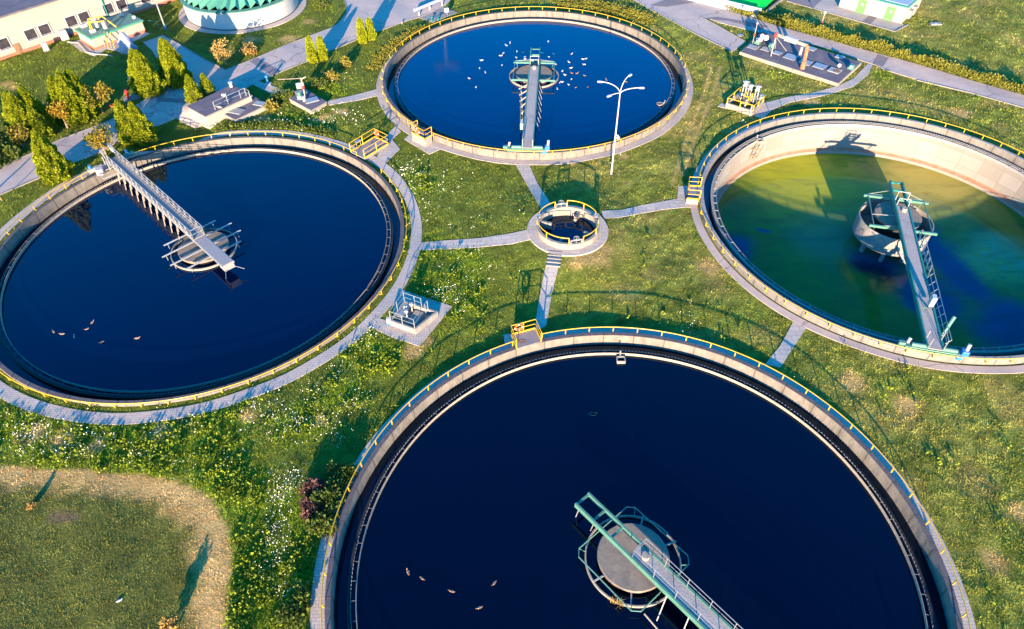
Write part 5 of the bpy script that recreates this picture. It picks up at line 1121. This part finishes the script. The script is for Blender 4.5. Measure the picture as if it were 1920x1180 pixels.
for i, (lb_, px, py, r, mat) in enumerate([('dark green shrub between the two service buildings', 528, 186, 1.3, 'shrub'), ('yellow green shrub at the corner of the flat roofed service building', 512, 204, .9, 'shrub_gold'), ('long leaved shrub behind the small block with the mast', 596, 163, 1.3, 'shrub'), ('golden shrub in the shaded verge right of the small block', 620, 148, 1.1, 'shrub_gold'), ('low shrub at the lawn edge left of the far tank', 655, 123, 1.0, 'shrub_gold'), ('dry grey shrub on the bank below the round green roofed tank', 468, 100, 1.1, 'autumn'), ('dark bush on the bank right of the round green roofed tank', 600, 10, 1.6, 'shrub')]):
    leafy('shrub', lb_, 'shrub', P(px, py), 1.0, r, mat, 80 + i, 800, False, 'shrubs on the verge', .2, .55, 14, .45)
for i, (lb_, px, py, r, mat, n) in enumerate([('dark green shrub against the walkway of the foreground tank, upper one', 636, 900, 1.2, 'shrub', 1400), ('dark green shrub by the foreground walkway, middle of the clump', 622, 942, 1.3, 'shrub', 1600), ('reddish dry shrub at the left of the clump by the foreground tank', 590, 920, .85, 'shrub_red', 700), ('second reddish dry shrub, nearer the bottom of the clump', 582, 962, .8, 'shrub_red', 700), ('dark green shrub right below the reddish shrubs by the foreground tank', 606, 992, 1.1, 'shrub', 1200), ('dark shrub at the bottom edge left of the foreground tank', 562, 1140, 1.2, 'shrub', 1300)]):
    leafy('shrub', lb_, 'shrub', P(px, py), .8, r, mat, 90 + i, n, False, 'shrubs by the foreground tank', .17, .5, 16, .38)
leafy('sapling', 'small yellowing sapling with a long shadow in the mown field', 'sapling', P(58, 952), .55, .30, 'autumn', 101, 180, False, None, .12, .9, 8, .28)
leafy('sapling', 'bushy dry yellow sapling at the bottom edge of the mown field', 'sapling', P(322, 1178), 1.15, .5, 'autumn', 102, 420, False, None, .14, .95, 10, .6)
b = P(4, 377); t = thing('young_tree', 'bare young tree stem at the left edge below the road', 'tree', b); MB().tube([(0, 0, 0), (.05, .05, 1.6), (.1, 0, 3.2)], [.06, .05, .02], 6).build('trunk', M['bark'], t)
rng = np.random.RandomState(5); pp = rng.normal(0, .35, (160, 3)) + np.array([.1, 0, 3.0]); leaf_mesh('crown', pp, rng.normal(0, 1, (160, 3)), .2, M['rowan'], rng.rand(160), t)

b = P(-45, 396); t = thing('young_tree', 'taller bare young tree just beyond the left edge below the road', 'tree', b); MB().tube([(0, 0, 0), (.05, .05, 2.5), (.1, 0, 5.0)], [.13, .09, .03], 6).build('trunk', M['bark'], t)
pp = rng.normal(0, .55, (260, 3)) + np.array([.1, 0, 4.6]); leaf_mesh('crown', pp, rng.normal(0, 1, (260, 3)), .2, M['rowan'], rng.rand(260), t)

# ------------------------------------------------------------------ birds and floating things
def bird(name, label, cat, body, head, wing, bill, L, group):
    t = thing(name, label, cat, (0, 0, 0), 0, group); k = L / .5
    mb = MB(); rows = [(-.25, .012, .07), (-.19, .045, .055), (-.08, .085, .035), (.04, .095, .03), (.14, .07, .045), (.20, .04, .085), (.225, .034, .13), (.25, .036, .155), (.285, .018, .155)]
    n = 10; vs = []
    for x, r, z in rows:
        for j in range(n): a = 2 * math.pi * j / n; vs.append((x * k, r * math.cos(a) * k, (z + r * .8 * math.sin(a)) * k))
    fs = [(i * n + j, i * n + (j + 1) % n, (i + 1) * n + (j + 1) % n, (i + 1) * n + j) for i in range(len(rows) - 1) for j in range(n)] + [tuple(range(n - 1, -1, -1)), tuple(range((len(rows) - 1) * n, len(rows) * n))]
    mb.add(vs, fs, True).build('body', body, t)
    for sg in (-1, 1):
        mb = MB(); mb.add([(x * k, sg * y * k, z * k) for x, y, z in ((.13, .075, .09), (.02, .105, .10), (-.14, .06, .09), (-.28, .012, .085), (-.12, .02, .115), (.08, .03, .115))], [(0, 1, 2, 3, 4, 5)]).add([(x * k, sg * (y + .008) * k, (z - .03) * k) for x, y, z in ((.13, .075, .09), (.02, .105, .10), (-.14, .06, .09), (-.28, .012, .085))], [(0, 1, 2, 3)]); mb.build('wing', wing, t)
    MB().tube([(.28 * k, 0, .155 * k), (.33 * k, 0, .145 * k)], [.014 * k, .004 * k], 6).build('bill', bill, t)
    if head is not None: MB().ball((.255 * k, 0, .157 * k), (.042 * k, .038 * k, .038 * k)).build('head', head, t)
    return t
def flock(proto, spots, zw, rng, labels=None, s=1.0):
    for i, (px, py) in enumerate(spots):
        o = proto if i == 0 else copy_tree(proto); p = at(px, py, zw + .05); o.location = (p.x, p.y, zw - .01); o.rotation_euler = (0, 0, rng.uniform(0, 6.28)); q_ = s * rng.uniform(.85, 1.15); o.scale = (q_, q_, q_)
        if labels: o['label'] = labels[i]
rng = random.Random(3); zN = TANK['N'][2] + WATER_Z['N']
g0 = bird('gull', 'white gull floating on the bright blue water of the far tank', 'gull', M['gull'], None, M['gull_wing'], M['beak'], .42, 'white gulls on the far tank')
flock(g0, [(640 + x / 2.824, y / 2.824) for x, y in [(893, 228), (874, 240), (858, 280), (844, 294), (930, 274), (961, 278), (926, 304), (972, 301), (973, 312), (743, 319), (851, 344), (732, 360), (763, 384), (676, 414), (713, 460), (1096, 218), (1125, 286), (1067, 282), (1099, 300), (1220, 285), (1280, 313), (1297, 310), (1286, 341), (1206, 329), (1217, 359), (1171, 375), (1183, 396), (1219, 418), (1133, 340), (1168, 433), (1157, 437), (1203, 447), (1144, 471)]], zN, rng)
d0 = bird('duck', 'brown duck floating on the far tank right of the white gulls', 'duck', M['duck'], M['duck_head'], M['duck'], M['beak'], .42, 'brown ducks on the far tank')
flock(d0, [(640 + x / 2.824, y / 2.824) for x, y in [(1219, 386), (1248, 388), (1288, 400), (1403, 422), (1508, 433), (1242, 463), (1306, 460)]], zN, rng)
d1 = bird('duck', 'x', 'duck', M['duck_pale'], M['duck_head'], M['duck'], M['beak'], .40, 'ducks on the left tank')
flock(d1, [(x / 5.9, 600 + y / 5.9) for x, y in [(592, 128), (686, 152), (820, 182), (960, 98), (1020, 25), (1125, 244), (1517, 200)]], TANK['W'][2] + WATER_Z['W'], rng,
      ['pale brown duck on the left tank, leftmost of its group', 'pale brown duck with raised head, second from the left on the left tank', 'pale brown duck in the middle of the row on the left tank', 'pale brown duck right of the row, halfway up the group on the left tank', 'pale brown duck farthest from the camera on the left tank', 'pale brown duck nearest the camera on the left tank', 'pale brown duck swimming apart, right of the others on the left tank'])
d2 = bird('duck', 'x', 'duck', M['duck'], M['duck_head'], M['duck'], M['beak'], .38, 'ducks on the foreground tank')
flock(d2, [(560 + x / 2.034, 600 + y / 2.034) for x, y in [(417, 962), (470, 985), (585, 1035), (746, 1003), (690, 1097)]], TANK['S'][2] + WATER_Z['S'], rng,
      ['brown duck on the foreground tank, nearest the left rim', 'reddish brown duck beside the leftmost duck on the foreground tank', 'brown duck in the middle of the group on the foreground tank', 'brown duck farthest right on the foreground tank', 'brown duck nearest the bottom edge on the foreground tank'])
g1 = bird('gull', 'white gull standing on the grass of the mown field at the lower left', 'gull', M['gull'], None, M['gull_wing'], M['beak'], .36, None); p = P(224, 1127); g1.location = p; g1.rotation_euler = (0, 0, .5)
p = at(1112, 776, TANK['S'][2] + WATER_Z['S'] + .01); lp = MB().tube([(p.x + .28 * math.cos(a) + .04 * math.sin(3 * a), p.y + .13 * math.sin(a) + .05 * math.cos(2 * a), p.z) for a in [i * math.pi / 12 for i in range(24)]], .018, 5, closed=True)
tag(lp.build('rope_loop', M['rust']), 'small loop of pale rope floating on the dark foreground water', 'rope')

# ------------------------------------------------------------------ grass, weeds, flowers, hedge strip (countless: stuff)
def at_np(px, py, z):
    x = (px - 960) / FPX; y = -(py - 590) / FPX; x, y = CR * x - SR * y, SR * x + CR * y
    dx, dy, dz = x, CP + y * SP, -SP + y * CP; t_ = (z - CAM_H) / dz; return dx * t_, dy * t_
def free(x, y, margin=0.0):
    p = np.stack([x, y], 1); ok = np.ones(len(x), bool)
    for cx_, cy_, r_ in HOLES: ok &= np.hypot(x - cx_, y - cy_) > (18.5 if r_ > 10 else 3.8)
    for k_ in ('S', 'N', 'E'): ok &= np.hypot(x - TANK[k_][0], y - TANK[k_][1]) > 19.3
    d_ = np.hypot(x - TANK['W'][0], y - TANK['W'][1]); ok &= ~((d_ > 18.9) & (d_ < 20.0))
    for bp in BARE:
        if len(bp) == 126: continue
        ok &= ~inside(p, bp)
    return ok
for px in ([(1362, 200), (1412, 219), (1436, 195), (1388, 178)], [(731, 611), (778, 628), (822, 594), (758, 574)], [(1387, 100), (1572, 160), (1616, 121), (1430, 62)], [(352, 222), (441, 226), (502, 196), (440, 160)], [(542, 188), (583, 211), (612, 195), (573, 170)], [(150, 82), (178, 100), (272, 62), (240, 45)], [(-400, 250), (0, 114), (330, 0), (330, -200), (-400, -200)], [(1572, 12), (1690, 46), (1732, 16), (1640, -30)], [(1260, -6), (1424, 34), (1470, -2), (1400, -60)]): bare([P(x, y) for x, y in px])
bare([pol((-38.6, 103.7), 9.0, i * .1) for i in range(63)])
rng = np.random.RandomState(12)
def scatter(n, px0=-120, px1=2040, py0=-40, py1=1330):
    px = rng.uniform(px0, px1, n); py = rng.uniform(py0, py1, n); x, y = at_np(px, py, -.55); k = free(x, y); return x[k], y[k]
def blades(name, x, y, per, hgt_, wid, col, spread, lean=.8, kindtag='grass'):
    n = len(x); dist = np.sqrt(x ** 2 + y ** 2 + CAM_H ** 2); sc_ = np.clip(dist / 55, .75, 1.9)
    x = np.repeat(x, per); y = np.repeat(y, per); sc_ = np.repeat(sc_, per); m = n * per
    x = x + rng.normal(0, spread, m) * sc_; y = y + rng.normal(0, spread, m) * sc_
    a = rng.uniform(0, 2 * math.pi, m); L_ = np.repeat(hgt_, per) * rng.uniform(.5, 1.3, m) * (.8 + .2 * sc_); w_ = wid * sc_ * rng.uniform(.7, 1.3, m)
    z = gz(x, y) - .01; ln = rng.normal(0, lean, (m, 2)) * L_[:, None]
    V = np.stack([np.stack([x - np.cos(a) * w_, y - np.sin(a) * w_, z], 1), np.stack([x + np.cos(a) * w_, y + np.sin(a) * w_, z], 1), np.stack([x + ln[:, 0], y + ln[:, 1], z + L_], 1)], 1).reshape(-1, 3)
    c_ = np.repeat(col, per, 0) * rng.uniform(.65, 1.4, (m, 1)); c_ = np.repeat(c_, 3, 0)
    return np_mesh(name, V, np.arange(m * 3).reshape(m, 3), M['blade'], c_)
x, y = scatter(150000); dry, lush, field, soil = zones(x, y); keep = rng.rand(len(x)) > np.maximum(soil, .75 * dry); x, y, lush, dry, field = x[keep], y[keep], lush[keep], dry[keep], field[keep]
col = lawn_colour(x, y) * 1.15
o = blades('grass', x, y, 5, .04 + .09 * lush + .11 * sm(.40, .8, nz(x, y, .40, 23)) * (1 - .6 * field) + .03 * rng.rand(len(x)), .018, col, .12); o['kind'] = 'stuff'; tag(o, 'short uneven grass growing on all the lawns', 'grass')
# broad leaved weeds
x, y = scatter(42000); dry, lush, field, soil = zones(x, y); cl = nz(x, y, 1.1, 31); k = (rng.rand(len(x)) < lush * sm(.42, .68, cl) * (1 - dry) * 1.1) | ((rng.rand(len(x)) < .012) & (field < .5))
x, y = x[k], y[k]; n = len(x); per = 9; xx = np.repeat(x, per) + rng.normal(0, .15, n * per); yy = np.repeat(y, per) + rng.normal(0, .15, n * per); hh = np.repeat(rng.uniform(.08, .36, n), per) * rng.uniform(.3, 1, n * per)
pts = np.stack([xx, yy, gz(xx, yy) + hh], 1); nn = rng.normal(0, 1, (n * per, 3)); nn[:, 2] = np.abs(nn[:, 2])
tint = np.clip(np.repeat(rng.rand(n), per) * .6 + rng.rand(n * per) * .4, 0, 1)
M['weed'] = leaf_mat('weed_leaves', (0.075, 0.125, 0.010), (0.27, 0.31, 0.025))
o = leaf_mesh('weeds', pts, nn, .15, M['weed'], tint, None, .3); o['kind'] = 'stuff'; tag(o, 'leafy bright green weeds between the tanks and round the mown field', 'weeds')
# white flowers in loose drifts
FL = [(560, 800, 2.0, 420), (520, 775, 1.6, 260), (610, 810, 1.5, 260), (475, 775, 1.2, 220), (350, 790, 1.4, 240), (300, 800, 1.2, 160), (545, 905, 1.2, 380), (528, 930, 1.0, 300), (520, 985, .9, 260), (525, 1020, .9, 260), (515, 1070, .9, 180), (530, 1110, .7, 120), (110, 805, 1.6, 220), (50, 830, 1.8, 380), (60, 790, 1.6, 180), (140, 850, 1.2, 180), (170, 830, 1.2, 140), (260, 850, 1.2, 120), (350, 880, 1.2, 120), (440, 865, 1.0, 90), (690, 640, 1.6, 180), (680, 620, 1.2, 140), (640, 700, 1.4, 140), (670, 760, 1.4, 200), (590, 740, 1.6, 160), (760, 355, 1.6, 220), (770, 320, 1.8, 220), (790, 400, 2.4, 160), (830, 345, 2.5, 150), (845, 555, 1.6, 280), (815, 560, 1.4, 180), (760, 575, .8, 140), (880, 500, 3.0, 180), (620, 215, 2.2, 160), (570, 235, 2.0, 160), (650, 225, 2.2, 160), (520, 235, 2.0, 120), (470, 245, 2.4, 80), (395, 245, 2, 60), (1290, 610, 1.6, 60), (1500, 690, 1.5, 30), (1250, 560, 5, 50), (900, 420, 4, 100), (1480, 140, 1.5, 60), (640, 145, 2.4, 90), (1140, 310, 3, 60), (1400, 250, 2.5, 60), (1000, 660, .8, 30)]
fx, fy = [], []
for px, py, r, n in FL: p = P(px, py); n = int(n * .28); fx.append(p.x + rng.normal(0, r * .6, n)); fy.append(p.y + rng.normal(0, r * .6, n))
fx, fy = np.concatenate(fx), np.concatenate(fy); fx = np.repeat(fx, 2) + rng.normal(0, .09, 2 * len(fx)); fy = np.repeat(fy, 2) + rng.normal(0, .09, 2 * len(fy)); k = free(fx, fy) & (rng.rand(len(fx)) < .35 + nz(fx, fy, .8, 41)); fx, fy = fx[k], fy[k]; n = len(fx)
pts = np.stack([fx, fy, gz(fx, fy) + rng.uniform(.15, .40, n)], 1); s_ = rng.uniform(.016, .040, n)[:, None] * np.clip(np.sqrt(fx ** 2 + fy ** 2 + CAM_H ** 2) / 50, .8, 1.7)[:, None]; a = rng.uniform(0, 6.28, n)
d1_ = rng.normal(0, 1, (n, 3)); d1_ /= np.linalg.norm(d1_, axis=1)[:, None]; d2_ = np.cross(d1_, rng.normal(0, 1, (n, 3))); d2_ /= np.linalg.norm(d2_, axis=1)[:, None]; e1, e2 = d1_ * s_, d2_ * s_
M['petal'] = pm('white_petals', (.78, .77, .66), (.66, .66, .55), 5, .8)
o = np_mesh('wildflowers', np.stack([pts - e1, pts - e2, pts + e1, pts + e2], 1).reshape(-1, 3), np.arange(n * 4).reshape(n, 4), M['petal']); o['kind'] = 'stuff'; tag(o, 'drifts of small white wildflowers in the weedy lawn', 'flowers')
# tall grass strip along the upper right road, and beside the far tank
def strip(name, label, px, width, n, h_, mat='meadow', leaf=.32):
    pts = [P(x_, y_) for x_, y_ in px]; seg = [(pts[i + 1] - pts[i]).length for i in range(len(pts) - 1)]; cs = np.cumsum([0] + seg); u = rng.uniform(0, cs[-1], n); i = np.clip(np.searchsorted(cs, u) - 1, 0, len(seg) - 1)
    A_ = np.array([p[:2] for p in pts]); f = ((u - cs[i]) / np.array(seg)[i])[:, None]; base_ = A_[i] * (1 - f) + A_[i + 1] * f; base_ = base_ + rng.normal(0, width * .5, (n, 2)); k = free(base_[:, 0], base_[:, 1]); base_ = base_[k]; n = len(base_)
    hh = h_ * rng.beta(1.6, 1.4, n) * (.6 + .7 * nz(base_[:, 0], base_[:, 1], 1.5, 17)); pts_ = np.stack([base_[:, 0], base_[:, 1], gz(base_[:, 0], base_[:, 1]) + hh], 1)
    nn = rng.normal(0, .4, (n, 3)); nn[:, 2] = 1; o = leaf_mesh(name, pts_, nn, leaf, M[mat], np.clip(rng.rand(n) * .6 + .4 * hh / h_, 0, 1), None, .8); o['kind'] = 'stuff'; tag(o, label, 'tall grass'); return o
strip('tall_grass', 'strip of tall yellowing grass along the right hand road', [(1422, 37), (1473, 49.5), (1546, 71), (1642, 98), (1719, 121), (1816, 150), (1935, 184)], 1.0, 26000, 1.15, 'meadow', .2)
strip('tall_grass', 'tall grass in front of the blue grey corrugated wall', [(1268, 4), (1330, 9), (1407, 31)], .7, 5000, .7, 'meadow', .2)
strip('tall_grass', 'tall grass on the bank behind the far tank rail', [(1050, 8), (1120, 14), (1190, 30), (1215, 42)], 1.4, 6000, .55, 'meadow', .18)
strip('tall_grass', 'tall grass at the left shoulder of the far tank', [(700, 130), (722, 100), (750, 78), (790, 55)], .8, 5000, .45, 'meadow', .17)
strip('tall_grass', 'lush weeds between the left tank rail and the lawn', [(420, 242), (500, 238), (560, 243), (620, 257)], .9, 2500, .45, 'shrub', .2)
